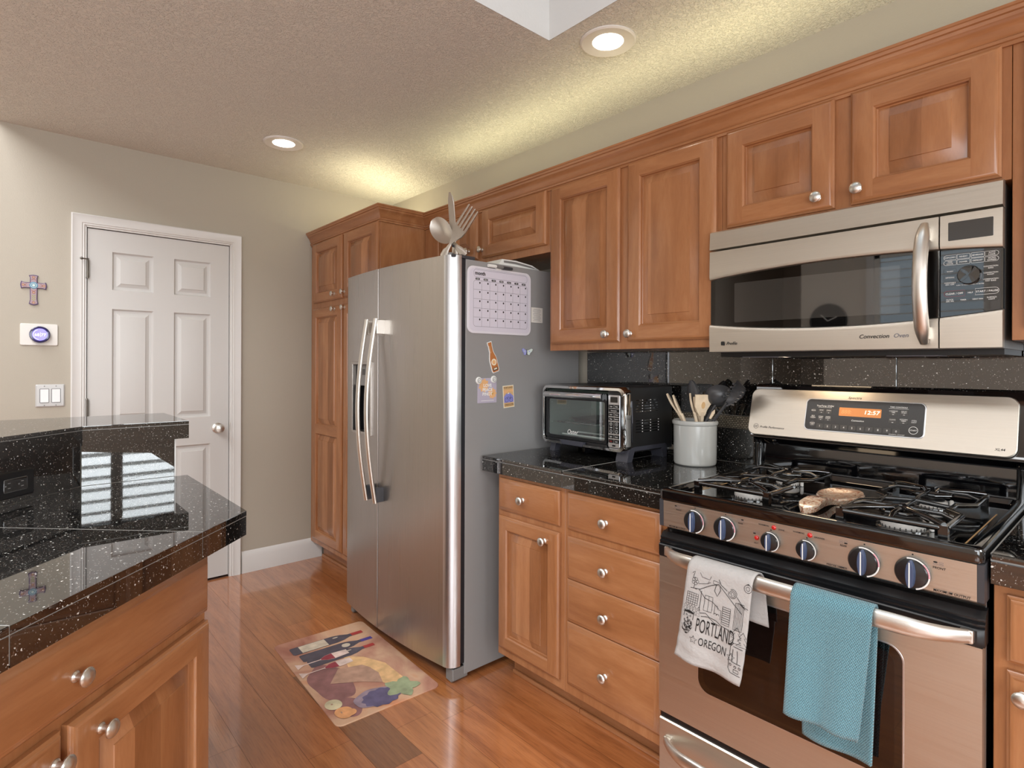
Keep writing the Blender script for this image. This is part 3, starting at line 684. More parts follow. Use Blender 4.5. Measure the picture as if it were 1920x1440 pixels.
# right of the range
t = thing('base_cabinet', 'cherry base cabinet right of the range at the photo edge', 'cabinet', (3.506, YB, 0))
mb = MB(); mb.box(3.506, 4.10, YB, YW - .002, .112, .846, 'wood_v', .001, 1); mb.box(3.506, 4.10, YB + .09, YW - .002, 0, .112, 'wood_h'); mb.build('carcass', t)
panel_front(t, 'drawer', .022, .694, .54, .133, 0, (.27, .066), raised=True, fw=.032)
panel_front(t, 'door', .022, .148, .54, .530, 0, (.026, .490))

# countertops: granite tiles on a grout bed
def counter(label, x0, x1, seams, yf=1.483):
    t = thing('granite_countertop', label, 'countertop', (x0, yf, .847))
    mb = MB(); z = .9085
    mb.box(x0 + .001, x1 - .001, yf + .003, YW - .014, .850, z - .0003, 'grout')
    xs = [x0] + seams + [x1]
    for a, b in zip(xs, xs[1:]):
        g = .0011
        mb.box(a + g, b - g, yf - .001, YW - .013, z - .013, z, 'granite', .0035, 2)
        mb.box(a + g, b - g, yf, yf + .02, .847, z - .0155, 'granite', .001, 1)
    mb.build('tiled_slab', t)
counter('black speckled granite countertop between the refrigerator and the range', 1.873, 2.742, [2.327])
counter('black speckled granite countertop right of the range', 3.5035, 4.10, [])

t = thing('granite_backsplash', 'black speckled granite tile backsplash behind the toaster oven and range', 'backsplash', (1.885, YW, .909))
mb = MB(); yb = YW - .012
mb.box(1.886, 4.1, YW - .008, YW - .0005, .909, 1.343, 'grout')
for zb, zt in ((.909, 1.0405), (1.0905, 1.345)):
    xs = [1.885, 2.3345, 2.785, 3.177, 3.63, 4.1]
    for a, b in zip(xs, xs[1:]): mb.box(a + .0007, b - .0007, yb, YW - .0006, zb + .0006, zt, 'granite', .001, 1)
mb.build('tile', t)
mb = MB(); mb.box(1.885, 4.1, yb + .001, YW - .0006, 1.041, 1.090, 'mosaic'); mb.build('mosaic_band', t, props={'label': 'woven metal mosaic band'})

# ================================================================== peninsula
def clip(poly, n, c):      # keep n.p <= c
    out = []
    for i in range(len(poly)):
        a, b = poly[i], poly[(i + 1) % len(poly)]
        da, db = n[0] * a[0] + n[1] * a[1] - c, n[0] * b[0] + n[1] * b[1] - c
        if da <= 0: out.append(a)
        if (da < 0) != (db < 0) and da != db:
            k = da / (da - db); out.append((a[0] + k * (b[0] - a[0]), a[1] + k * (b[1] - a[1])))
    return out
def vprism(mb, poly, z0, z1, mat, ch=0.0):
    if ch:
        cx = sum(p[0] for p in poly) / len(poly); cy = sum(p[1] for p in poly) / len(poly)
        rad = max(sqrt((p[0] - cx) ** 2 + (p[1] - cy) ** 2) for p in poly)
        k = 1 - ch / rad
        mb.loft([[(p[0], p[1], z0) for p in poly], [(p[0], p[1], z1 - ch) for p in poly], [(cx + (p[0] - cx) * k, cy + (p[1] - cy) * k, z1) for p in poly]], mat)
    else: mb.loft([[(p[0], p[1], z0) for p in poly], [(p[0], p[1], z1) for p in poly]], mat)
S2 = sqrt(0.5)
DG = (S2, -S2)                      # direction along the diagonal front edge
isl = thing('granite_countertop', 'black speckled granite counter of the angled peninsula in the left foreground', 'countertop', (1.9, .2, .847))
mb = MB()
top = [(1.552, .466), (2.180, .466), (2.95, -.304), (2.034, -.304), (1.552, .177)]
vprism(mb, [(p[0] - (.0005 if p[0] > 2.1 else -.001), p[1] - .0004) for p in top], .851, .9082, 'grout')
cuts = [-9, .903, 1.399, 1.860, 9]
for a, b in zip(cuts, cuts[1:]):
    q = clip(clip(top, DG, b - .0009), (-DG[0], -DG[1]), -(a + .0009))
    if len(q) > 2: vprism(mb, q, .8955, .9085, 'granite', .0014)
# fascia tiles under the top
e0, e1 = (2.180, .466), (2.95, -.304)
def fascia(pa, pb, nrm, th=.018, z0=.847, z1=.8938):
    ia, ib = (pa[0] - nrm[0] * th, pa[1] - nrm[1] * th), (pb[0] - nrm[0] * th, pb[1] - nrm[1] * th)
    vprism(mb, [pa, pb, ib, ia], z0, z1, 'granite')
sA = (e0[0] * DG[0] + e0[1] * DG[1])
def onedge(s_): return (e0[0] + DG[0] * (s_ - sA), e0[1] + DG[1] * (s_ - sA))
sg = [sA, 1.399, 1.860, (e1[0] * DG[0] + e1[1] * DG[1])]
for a, b in zip(sg, sg[1:]): fascia(onedge(a + .001), onedge(b - .001), (S2, S2))
fascia((2.176, .466), (1.56, .466), (0, 1))
mb.build('tiled_slab', isl)

# half wall with granite splash and raised bar
t = thing('peninsula_half_wall', 'low half wall faced with speckled granite tile carrying the raised bar', 'half wall', (1.45, .1, 0), kind=None)
mb = MB()
vprism(mb, [(1.540, .428), (1.43, .428), (1.43, .132), (1.866, -.304), (2.021, -.304), (1.540, .177)], 0, 1.034, 'wall'); mb.build('wall_core', t)
mb = MB()
def splash(pa, pb, nrm, th, z0, z1, mat): 
    vprism(mb, [pa, pb, (pb[0] - nrm[0] * th, pb[1] - nrm[1] * th), (pa[0] - nrm[0] * th, pa[1] - nrm[1] * th)], z0, z1, mat)
splash((1.5495, .4275), (1.5495, .1795), (1, 0), .009, .9095, 1.0335, 'granite')
d0 = (1.5505, .1765)
splash(d0, (d0[0] + .48, d0[1] - .48), (S2, S2), .009, .9095, 1.0335, 'granite')
mb.build('splash_tile', t)
mb = MB(); mb.box(1.428, 1.551, .428, .4315, .9095, 1.0335, 'trim'); mb.build('end_trim', t, props={'label': 'white end strip'})
mb = MB()
bar = [(1.566, .467), (1.165, .467), (1.165, -.36), (2.106, -.36), (1.566, .180)]
vprism(mb, bar, 1.0815, 1.0925, 'granite', .0014)
vprism(mb, [(p[0] - .001 if p[0] > 1.2 else p[0] + .001, p[1] - .001) for p in bar], 1.0795, 1.0815, 'grout')
vprism(mb, bar, 1.034, 1.0795, 'granite')
tag(mb.build('bar_top'), 'raised black granite bar ledge above the peninsula counter', 'bar top')

IF_ = Matrix.Translation((1.707, .020, .961)) @ Matrix.Rotation(radians(135), 4, 'Z')
out = thing('wall_outlet', 'black duplex outlet set sideways in the granite of the peninsula splash', 'outlet', (1.707, .020, .961), radians(135))
mb = MB(IF_); mb.slab(rrect(0, 0, .117, .070, .005), 0.0, -.006, 'black', .0025); mb.build('cover_plate', out)
mb = MB(IF_); mb.slab(rrect(0, 0, .067, .034, .003), -.004, -.0085, 'blackgloss', .001)
for cx in (-.019, .019):
    for dz in (-.0065, .0065): mb.sheet([(cx - .004, dz - .001), (cx + .004, dz - .001), (cx + .004, dz + .001), (cx - .004, dz + .001)], -.0087, 'midgrey')
    mb.sheet(ell(cx - .010, 0, .0022, .0022, 10), -.0087, 'midgrey')
mb.line(rrect(0, 0, .067, .034, .003), .0007, -.0087, 'midgrey', True)
mb.build('socket_insert', out)

# angled base cabinet
ic = thing('base_cabinet', 'angled cherry peninsula cabinet with a wide drawer over two doors in the left foreground', 'cabinet', (2.898, -.298, 0), radians(135))
L = W[ic.name]; mb = MB(L)
mb.box(-.05, .955, .020, .56, .112, .847, 'wood_v', .001, 1); mb.box(-.05, .95, .10, .55, 0, .112, 'wood_h'); mb.build('carcass', ic)
panel_front(ic, 'drawer', .152, .694, .797, .133, .020, (.40, .058), raised=False)
panel_front(ic, 'door', .547, .150, .403, .522, .020, (.062, .479))
panel_front(ic, 'door', .130, .150, .403, .522, .020, (.383, .479))

# ================================================================== refrigerator
fr = thing('refrigerator', 'stainless side-by-side refrigerator with curved bar handles and grey side panel', 'refrigerator', (1.4, 1.75, 0))
FX0, FX1, FXS = .948, 1.8556, 1.326
def bow(x): return 1.300 + .16 * (x - 1.36) ** 2
mb = MB(); mb.box(FX0 + .004, FX1, 1.407, 2.098, .022, 1.716, 'fridge_side', .004)
mb.build('body', fr)
mb = MB(); mb.box(FX0 + .006, FX1 - .0015, 1.386, 1.4075, .07, 1.714, 'gasket'); mb.build('gasket', fr)
def fdoor(x0, x1, hole=None):
    rL = .022 if x0 == FX0 else .004; rR = .046 if x1 == FX1 else .004
    pts = [(x0, 1.387)]
    y0 = bow(x0 + rL); y1 = bow(x1 - rR)
    for i in range(0, 7): 
        a = pi / 2 * i / 6; pts.append((x0 + rL - rL * cos(a), y0 + (.018 if rL > .01 else .004) * (1 - sin(a))))
    xs = [x0 + rL + (x1 - rR - x0 - rL) * i / 14 for i in range(1, 14)]
    if hole: xs = sorted([x for x in xs if all(abs(x - h) > .012 for h in hole[:2])] + [hole[0], hole[1]])
    front0 = len(pts) - 1
    pts += [(x, bow(x)) for x in xs]
    front1 = len(pts)
    for i in range(0, 7):
        a = pi / 2 * i / 6; pts.append((x1 - rR + rR * sin(a), y1 + (.046 if rR > .01 else .004) * (1 - cos(a))))
    pts.append((x1, 1.387))
    zs = [.062] + ([hole[2], hole[3]] if hole else []) + [1.727]
    mb = MB(); n = len(pts)
    edge_i = [i for i, p in enumerate(pts) if p[0] >= x1 - rR and rR > .01]
    for j in range(len(zs) - 1):
        for i in range(n - 1):
            if hole and j == 1 and pts[i][0] >= hole[0] - 1e-6 and pts[i + 1][0] <= hole[1] + 1e-6 and front0 < i < front1: continue
            mat = 'steel_edge' if (i in edge_i) else 'steel_z'
            mb.add([(pts[i][0], pts[i][1], zs[j]), (pts[i + 1][0], pts[i + 1][1], zs[j]), (pts[i + 1][0], pts[i + 1][1], zs[j + 1]), (pts[i][0], pts[i][1], zs[j + 1])], [(0, 1, 2, 3)], mat, True)
    mb.add([(p[0], p[1], 1.727) for p in pts], [list(range(n))], 'steel_z'); mb.add([(p[0], p[1], .062) for p in pts], [list(range(n))], 'darkgrey')
    mb.add([(x0, 1.387, .062), (x1, 1.387, .062), (x1, 1.387, 1.727), (x0, 1.387, 1.727)], [(0, 1, 2, 3)], 'darkgrey')
    d = mb.build('door', fr, smooth_angle=50)
    return d
HOLE = (1.066, 1.262, .956, 1.285)
dl = fdoor(FX0, FXS - .003, HOLE); dr = fdoor(FXS + .003, FX1)
def fhandle(d, x):
    mb = MB(); P = []
    for i in range(25):
        k = i / 24.0; z = .655 + (1.492 - .655) * k
        P.append((x, 1.262 - .045 * sin(pi * k) ** 1.0, z))
    mb.tube(P, .0125, 'handle', 12, r2=.0095, up=(0, 1, 0))
    h = mb.build('handle', d)
    for z in (.690, 1.455):
        mb = MB(); mb.box(x - .011, x + .011, 1.262, bow(x) + .004, z - .033, z + .033, 'handle' if z > 1 else 'darkgrey', .003); mb.build('handle_bracket', d)
fhandle(dl, 1.288); fhandle(dr, 1.372)
# water and ice dispenser in the left door
mb = MB(); hx0, hx1, hz0, hz1 = HOLE
yo = 1.306
def ydo(x): return bow(x)
yb = 1.372
mb.add([(hx0, ydo(hx0), hz0), (hx1, ydo(hx1), hz0), (hx1, yb, hz0), (hx0, yb, hz0)], [(0, 1, 2, 3)], 'darkgrey')
mb.add([(hx0, ydo(hx0), hz1), (hx1, ydo(hx1), hz1), (hx1, yb, hz1), (hx0, yb, hz1)], [(0, 1, 2, 3)], 'black')
mb.add([(hx0, ydo(hx0), hz0), (hx0, yb, hz0), (hx0, yb, hz1), (hx0, ydo(hx0), hz1)], [(0, 1, 2, 3)], 'black')
mb.add([(hx1, ydo(hx1), hz0), (hx1, yb, hz0), (hx1, yb, hz1), (hx1, ydo(hx1), hz1)], [(0, 1, 2, 3)], 'black')
mb.add([(hx0, yb, hz0), (hx1, yb, hz0), (hx1, yb, hz1), (hx0, yb, hz1)], [(0, 1, 2, 3)], 'black')
mb.box(hx0 + .012, hx1 - .012, 1.318, 1.371, 1.180, hz1 - .002, 'midgrey', .003); mb.box(hx0 + .07, hx0 + .10, 1.317, 1.3185, 1.232, 1.262, 'key')
mb.box(hx0 + .07, hx1 - .07, 1.345, 1.36, 1.04, 1.18, 'black', .004)
mb.box(hx0 - .008, hx0 + .008, 1.296, 1.322, hz0 - .012, hz1 + .012, 'steel_z', .004); mb.box(hx1 - .008, hx1 + .008, 1.292, 1.32, hz0 - .012, hz1 + .012, 'steel_z', .004)
mb.box(hx0, hx1, 1.297, 1.32, hz1 - .002, hz1 + .012, 'steel_z', .004); mb.box(hx0, hx1, 1.297, 1.32, hz0 - .012, hz0 + .004, 'steel_z', .004)
mb.build('dispenser', dl)
# hinge covers, feet and kick grille
for x0, x1 in ((.955, 1.02), (1.742, 1.852)):
    mb = MB(); mb.box(x0, x1, 1.345, 1.46, 1.7165, 1.7305, 'darkgrey', .004); mb.lathe([(.012, 1.727), (.012, 1.738), (.006, 1.741)], 'midgrey', ((x0 + x1) / 2 + .02, 1.36, 0), 'z', 14); mb.build('hinge_cover', fr)
mb = MB(); mb.box(.98, 1.80, 1.425, 1.445, .012, .068, 'black', .003); mb.build('kick_grille', fr)
for x0, x1 in ((.952, .985), (1.802, 1.853)):
    mb = MB(); mb.slab([(x0, .005), (x1 - .012, .001), (x1, .012), (x1, .056), (x0, .056)], 1.425, 1.352, 'midgrey', .004); mb.box(x0 + .004, x1 - .004, 1.356, 1.42, .040, .061, 'black', .004); mb.build('front_foot', fr)

# ================================================================== microwave
mw = thing('microwave', 'stainless over-the-range microwave oven with bowed vertical handle', 'microwave', (3.104, 1.95, 1.32))
X0, X1, YF = 2.726, 3.482, 1.775; XD = 3.3585
mb = MB(); mb.box(X0 + .004, X1 - .002, YF + .035, YW - .014, 1.328, 1.733, 'midgrey', .002); mb.box(X0 + .01, X1 - .004, YF + .06, YW - .03, 1.3135, 1.328, 'black')
mb.box(2.80, 2.92, YF + .085, YF + .18, 1.3115, 1.3135, 'inkgrey'); mb.box(3.22, 3.34, YF + .085, YF + .18, 1.3115, 1.3135, 'inkgrey')
mb.build('body', mw)
mb = MB(); mb.loft([[(X0, YF + .036, 1.668), (X0, YF + .012, 1.668), (X0, YF, 1.671), (X0, YF + .004, 1.728), (X0, YF + .012, 1.733), (X0, YF + .036, 1.733)], [(X1, YF + .036, 1.668), (X1, YF + .012, 1.668), (X1, YF, 1.671), (X1, YF + .004, 1.728), (X1, YF + .012, 1.733), (X1, YF + .036, 1.733)]], 'steel_x'); mb.build('vent_grille', mw)
def ztop(x): return 1.588 - .020 * ((x - 3.104) / .378) ** 2
def zbot(x): return 1.398 + .024 * ((x - 3.104) / .378) ** 2
def mpanel(name, x0, x1, parent):
    mb = MB(); n = 24; xs = [x0 + (x1 - x0) * i / n for i in range(n + 1)]
    yr = YF + .030
    for up in (True, False):
        zf = ztop if up else zbot; ze = 1.664 if up else 1.330; sg = 1 if up else -1
        A = [(x, YF + .002, ze) for x in xs]; B = [(x, YF, zf(x) + sg * .012) for x in xs]; C2 = [(x, YF + .003, zf(x) + sg * .003) for x in xs]; D_ = [(x, YF + .012, zf(x)) for x in xs]
        Bk = [(x, yr, ze) for x in xs]
        for P, Q in ((Bk, A), (A, B), (B, C2), (C2, D_)):
            for i in range(n): mb.add([P[i], P[i + 1], Q[i + 1], Q[i]], [(0, 1, 2, 3)], 'steel_x', True)
        for i in (0, n): mb.add([Bk[i], A[i], B[i], C2[i], D_[i], (xs[i], yr, zf(xs[i]))], [list(range(6))], 'steel_x')
    mb.add([(xs[0], yr, 1.33), (xs[-1], yr, 1.33), (xs[-1], yr, 1.664), (xs[0], yr, 1.664)], [(0, 1, 2, 3)], 'black')
    return mb, xs
mb, xs = mpanel('door', X0, XD - .0015, mw)
FT = Matrix.Translation((0, YF - .0006, 0)); old = mb.M; mb.M = FT
mb.text('Convection', 3.214, 1.3655, .0155, 'ink', shear=.25); mb.text('Oven', 3.277, 1.3655, .0155, 'inkgrey', shear=.25)
mb.slab(rrect(2.775, 1.357, .013, .013, .003), .0004, 0, 'ink'); mb.text('Profile', 2.806, 1.357, .014, 'ink', shear=.4); mb.M = old
mwd = mb.build('door', mw)
mb = MB(); yg = YF + .011
mb.add([(x, yg, ztop(x)) for x in xs] + [(x, yg, zbot(x)) for x in reversed(xs)], [list(range(2 * len(xs)))], 'blackglass')
mb.slab(rrect(3.040, 1.489, .462, .128, .004), yg + .0005, yg - .0004, 'micro_in')
mb.build('window', mwd)
mb = MB(); P = []
for i in range(25):
    k = i / 24.0; P.append((3.330, YF - .012 - .046 * sin(pi * k) ** .75, 1.342 + .306 * k))
mb.tube(P, .0165, 'handle', 14, r2=.011, up=(0, 1, 0), radii=[.55 + .45 * min(1, sin(pi * i / 24.0) * 3) for i in range(25)]); mb.box(3.318, 3.342, YF - .02, YF + .012, 1.352, 1.385, 'handle', .004); mb.box(3.318, 3.342, YF - .02, YF + .012, 1.605, 1.638, 'handle', .004)
mb.build('handle', mwd)
mb, xs = mpanel('control_panel', XD + .0015, X1, mw)
mcp = mb.build('control_panel', mw)
mb = MB(); mb.slab(rrect(3.421, 1.6215, .088, .046, .002), YF + .002, YF - .0006, 'lcdgrey', .0004); mb.build('display', mcp)
mb = MB(); yg = YF + .010
mb.add([(x, yg, ztop(x)) for x in xs] + [(x, yg, zbot(x)) for x in reversed(xs)], [list(range(2 * len(xs)))], 'blackglass')
mb.M = Matrix.Translation((0, yg - .0006, 0))
def key(cx, cz, w_, h_, lines, mat='inkwhite', fr_='inkwhite', size=.0068, left=False, right=False, th=.0006):
    pts = rrect(cx, cz, w_, h_, .0015, 3)
    if left or right:
        r = h_ / 2 - 1e-4; P2 = []
        P2 += [(cx + w_ / 2, cz - h_ / 2), (cx + w_ / 2, cz + h_ / 2)] if not right else [(cx + w_ / 2 - r + r * cos(radians(a)), cz + r * sin(radians(a))) for a in range(-90, 91, 18)]
        P2 += [(cx - w_ / 2, cz + h_ / 2), (cx - w_ / 2, cz - h_ / 2)] if not left else [(cx - w_ / 2 + r - r * sin(radians(a)), cz + r * cos(radians(a))) for a in range(0, 181, 18)]
        pts = P2
    if fr_: mb.line(pts, th, 0, fr_, True)
    for i, s_ in enumerate(lines): mb.text(s_, cx, cz + ((len(lines) - 1) / 2 - i) * size * 1.0 - size * .0, size, mat)
kx = [3.379, 3.406, 3.434, 3.461]; kw = .0255
for i, (a, b) in enumerate(((['POPCORN'], ['TIME', 'COOK']), (['REHEAT'], ['POWER']), (['BEVERAGE'], ['DEFROST']), (['AUTO', 'COOK'], ['MICRO', 'EXPRESS']))):
    sz = .0048 if len(a) > 1 else .0046
    key(kx[i], 1.5580, kw, .0115, a, size=.0046, left=i == 0, right=i == 3); key(kx[i], 1.5445, kw, .0115, b, size=.0046, left=i == 0, right=i == 3)
for j, s_ in enumerate((['WARM'], ['OPTIONS'], ['TURNTABLE', 'ON / OFF'])): key(3.379, 1.523 - .0155 * j, kw, .0135, s_, size=.0043, fr_='lcdgrey', th=.0004)
for j, s_ in enumerate((['CONVECTION', 'BAKE'], ['CONVECTION', 'ROAST'], ['COMBINATION', 'FAST BAKE'])): key(3.459, 1.525 - .0155 * j, .0275, .0135, s_, size=.0042, fr_='lcdgrey', th=.0004)
mb.text('TURN TO SELECT - PUSH TO ENTER', 3.419, 1.4865, .0034, 'inkwhite')
key(3.388, 1.4665, .042, .0145, ['CLEAR / OFF'], size=.0064, fr_='inkred', left=True); key(3.420, 1.4665, .017, .0135, ['HELP'], size=.0046, fr_='lcdgrey', th=.0004); key(3.452, 1.4675, .045, .0155, ['START / PAUSE'], size=.0064, right=True)
for i, s_ in enumerate((['CLOCK', 'AM / PM'], ['TIMER'], ['VENT FAN'], ['SURFACE', 'LIGHT'])): key(kx[i], 1.4495, kw, .0125, s_, size=.0044, fr_='lcdgrey', th=.0004, left=i == 0, right=i == 3)
mb.M = Matrix()
mb.build('touch_pad', mcp)
mb = MB(); mb.lathe([(.0235, yg), (.0235, yg - .010), (.0215, yg - .014), (.0001, yg - .0145)], 'blackglass', (3.4185, 0, 1.5095), 'y', 30); mb.build('dial', mcp)

# ================================================================== gas range
rg = thing('gas_range', 'stainless gas range with black cooktop and blue knobs, two towels on its oven handle', 'range', (3.122, 1.8, 0))
RX0, RX1 = 2.7455, 3.4995; RF = 1.465
mb = MB(); mb.box(RX0 + .003, RX1 - .003, 1.505, 2.105, .045, .893, 'blackgloss', .003)
for x in (RX0 + .06, RX1 - .06):
    for y in (1.56, 2.05): mb.lathe([(.018, 0), (.018, .046)], 'black', (x, y, 0), 'z', 12)
mb.build('body', rg)
# cooktop: rolled rim around a recessed well
mb = MB()
cx, cy = (RX0 + RX1) / 2, (1.452 + 2.085) / 2; wx, wy = RX1 - RX0, 2.085 - 1.452
def rr3(w_, h_, r, z, n=5): return [(p[0], p[1], z) for p in rrect(cx, cy, w_, h_, r, n)]
mb.loft([rr3(wx - .004, wy - .004, .014, .890), rr3(wx, wy, .016, .896), rr3(wx, wy, .016, .913), rr3(wx - .004, wy - .004, .016, .9185), rr3(wx - .016, wy - .016, .016, .9215), rr3(wx - .036, wy - .036, .016, .9215), rr3(wx - .044, wy - .044, .016, .919), rr3(wx - .056, wy - .056, .016, .9065), rr3(wx - .064, wy - .064, .016, .905)], 'blackgloss', smooth=True)
# pressed rectangle around the burners and two thin light lines
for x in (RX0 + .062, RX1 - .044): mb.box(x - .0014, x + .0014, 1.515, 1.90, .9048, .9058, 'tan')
mb.build('cooktop', rg)
BUR = [(2.952, 1.602, .040), (2.946, 1.872, .033), (3.330, 1.585, .044), (3.322, 1.872, .036)]
for bx, by, br in BUR:
    mb = MB()
    mb.lathe([(br * 1.25, .905), (br * 1.25, .9075), (br * 1.08, .909)], 'iron', (bx, by, 0), 'z', 30)
    mb.lathe([(br * .99, .906), (br * 1.04, .912), (br * 1.04, .9215), (br * .95, .9245)], 'burner', (bx, by, 0), 'z', 36)
    for i in range(26):
        a = 2 * pi * i / 26; mb.sphere((bx + br * 1.032 * cos(a), by + br * 1.032 * sin(a), .9108), .0015, 'black', 6, 4)
    mb.lathe([(br * .86, .9245), (br * .86, .9275), (br * .70, .930), (.0001, .931)], 'burnercap', (bx, by, 0), 'z', 30)
    mb.lathe([(.005, .906), (.005, .9265), (.003, .929)], 'white', (bx + br * 1.25, by + .004, 0), 'z', 10)
    mb.build('burner', rg)
# cast grates, each over a front and a rear burner
def grate(x0, x1, y0, y1, c1, c2):
    mb = MB(); zt = .950; r = .0066
    def bar(P, rr=r, **k): mb.tube(P, rr, 'iron', 8, **k)
    ins = .030
    L = []
    cor = [(x0, y0), (x1, y0), (x1, y1), (x0, y1)]; nm = len(cor); ym = (y0 + y1) / 2
    z2 = zt - .010
    # outer frame, dipping in at the waist
    P = [(x0, y0 + .012), (x0 + .012, y0), (x1 - .012, y0), (x1, y0 + .012), (x1, ym - .075), (x1 - .032, ym - .040), (x1 - .032, ym + .040), (x1, ym + .075), (x1, y1 - .012), (x1 - .012, y1), (x0 + .012, y1), (x0, y1 - .012), (x0, ym + .075), (x0 + .032, ym + .040), (x0 + .032, ym - .040), (x0, ym - .075)]
    bar([(a, b, z2) for a, b in P], closed=True)
    for (a, b) in cor:
        sx = 1 if a == x0 else -1; sy = 1 if b == y0 else -1
        q = (a + sx * .004, b + sy * .004)
        mb.loft([[(q[0] + dx * .0085, q[1] + dy * .0085, z) for dx, dy in ((-1, -1), (1, -1), (1, 1), (-1, 1))] for z in (.905, .930, zt - .004)], 'iron', smooth=True)
        c = c1 if b == y0 else c2
        # finger from the corner to the burner centre, rising at the inner end
        d = Vector((c[0] - q[0], c[1] - q[1])); e = (q[0] + d.x * .84, q[1] + d.y * .84)
        bar([(q[0], q[1], zt - .004), (q[0] + d.x * .3, q[1] + d.y * .3, zt), (e[0], e[1], zt + .001), (e[0] + d.x * .03, e[1] + d.y * .03, zt - .005)], r * .95)
    for c, s_ in ((c1, 1), (c2, -1)):
        for dx, dy, ln in ((1, 0, x1 - c[0]), (-1, 0, c[0] - x0), (0, -s_, abs((y0 if s_ > 0 else y1) - c[1])), (0, s_, abs(ym - c[1]) - .0)):
            p0 = (c[0] + dx * ln, c[1] + dy * ln); k0 = .3 * ln / max(ln, 1e-6)
            inner = .024 / ln
            bar([(p0[0], p0[1], z2), (c[0] + dx * ln * .75, c[1] + dy * ln * .75, zt), (c[0] + dx * .022, c[1] + dy * .022, zt + .001)], r * .8)
        R2 = .050
        bar([(c[0] + R2 * cos(2 * pi * i / 8 + pi / 8), c[1] + R2 * sin(2 * pi * i / 8 + pi / 8), zt - .006) for i in range(8)], r * .8, closed=True)
    bar([(x0 + .032, ym, z2), ((x0 + x1) / 2, ym, zt - .004), (x1 - .032, ym, z2)], r * .9)
    mb.build('burner_grate', rg)
grate(2.830, 3.040, 1.520, 1.960, (2.946, 1.600), (2.944, 1.868)); grate(3.222, 3.430, 1.490, 1.945, (3.328, 1.584), (3.322, 1.868))
# slanted control panel
mb = MB(); xa, xb = RX0 + .014, RX1 - .012
for x0, x1, mt in ((xa, xb, 'steel_x'), (RX0, xa, 'darkgrey'), (xb, RX1, 'darkgrey')):
    sec = [(1.51, .889), (1.462, .8885), (1.4585, .886), (1.4605, .811), (1.464, .808), (1.51, .808)]
    mb.loft([[(x0 + .0002, y, z) for y, z in sec], [(x1 - .0002, y, z) for y, z in sec]], mt)
PF = Matrix.Translation((0, 1.4585, 0)) @ Matrix.Rotation(0.0, 4, 'X')
mb.M = PF
INK = lambda s_, x, z, sz=.0082, al='c': mb.text(s_, x, z, sz, 'ink', align=al, y=-.0004 + (.002 if z < .83 else .0006) * 0)
INK('MAXIMUM OUTPUT', 2.806, .8150, .0060); INK('FRONT', 2.811, .8665, .0055); INK('REAR', 2.996, .8665, .0055)
INK('WARMING', 3.0575, .875, .0056); INK('ZONE', 3.102, .872, .0056); INK('HOT', 3.0385, .8245, .0055)
INK('WARMING', 3.1435, .875, .0056); INK('DRAWER', 3.192, .872, .0056); INK('REAR', 3.244, .8665, .006); INK('PRECISE SIMMER', 3.230, .8150, .0062)
INK('FRONT', 3.426, .8625, .0068); INK('MAXIMUM OUTPUT', 3.447, .8155, .0070)
for x, z, d in ((2.806, .8745, 0), (2.996, .8745, 1), (3.0385, .851, 2), (3.244, .875, 3), (3.424, .872, 0)):
    for i, (dx, dz) in enumerate(((-.007, .002), (.007, .002), (-.007, -.0022), (.007, -.0022))):
        if i == d: mb.sheet(ell(x + dx * .7, z + dz, .0040, .0016, 12), -.0004, 'ink')
        else: mb.line(ell(x + dx * .7, z + dz, .0040, .0016, 12), .0004, -.0004, 'inkgrey', True)
mb.M = Matrix()
pan = mb.build('control_panel', rg)
for i, (kx_, kz, kr) in enumerate(((2.863, .845, .0318), (2.954, .8445, .0318), (3.076, .838, .0240), (3.163, .838, .0240), (3.287, .842, .0325), (3.379, .8415, .0330))):
    mb.sphere  # dial dot
    mb = MB(Matrix.Translation((kx_, 1.4592, kz)))
    mb.sheet(ell(0, kr * 1.16, .0018, .0018, 10), -.0006, 'ink')
    mb.lathe([(kr, 0), (kr, -.004), (kr * .97, -.009), (kr * .90, -.0125)], 'knobblack', (0, 0, 0), 'y', 40)
    mb.lathe([(kr * .90, -.0125), (kr * .86, -.0140), (kr * .45, -.0165), (.0001, -.0175)], 'knobblack', (0, 0, 0), 'y', 40, cap=False)
    mb.line([(kr * .965 * sin(radians(a)), kr * .965 * cos(radians(a))) for a in range(-15, 166, 6)], kr * .11, -.0108, 'inkwhite')
    for a in range(45, 96, 6): mb.line([(kr * .95 * sin(radians(a - 2)), kr * .95 * cos(radians(a - 2))), (kr * .95 * sin(radians(a + 2)), kr * .95 * cos(radians(a + 2)))], kr * .12, -.0112, 'inkpink' if kr > .025 else 'inkwhite')
    gw = kr * .30
    mb.loft([[(gw * cos(t) * (1 if abs(cos(t)) > .01 else 1), -.013, kr * .90 * sin(t)) for t in [2 * pi * j / 20 for j in range(20)]],
             [(gw * .86 * cos(t), -.0245, kr * .86 * sin(t)) for t in [2 * pi * j / 20 for j in range(20)]],
             [(gw * .70 * cos(t), -.0268, kr * .82 * sin(t)) for t in [2 * pi * j / 20 for j in range(20)]]], 'knobblue', smooth=True)
    mb.box(-.0011, .0011, -.0275, -.0245, -kr * .80, kr * .80, 'inkwhite')
    k_ = mb.build('burner_knob' if kr > .025 else 'selector_knob', pan)
for x, z in ((3.083, .874), (3.039, .838), (3.1695, .874)):
    mb = MB(); mb.sphere((x, 1.4592, z), .0062, 'red', 14, 8, (1, .7, 1)); mb.build('indicator_lamp', pan)
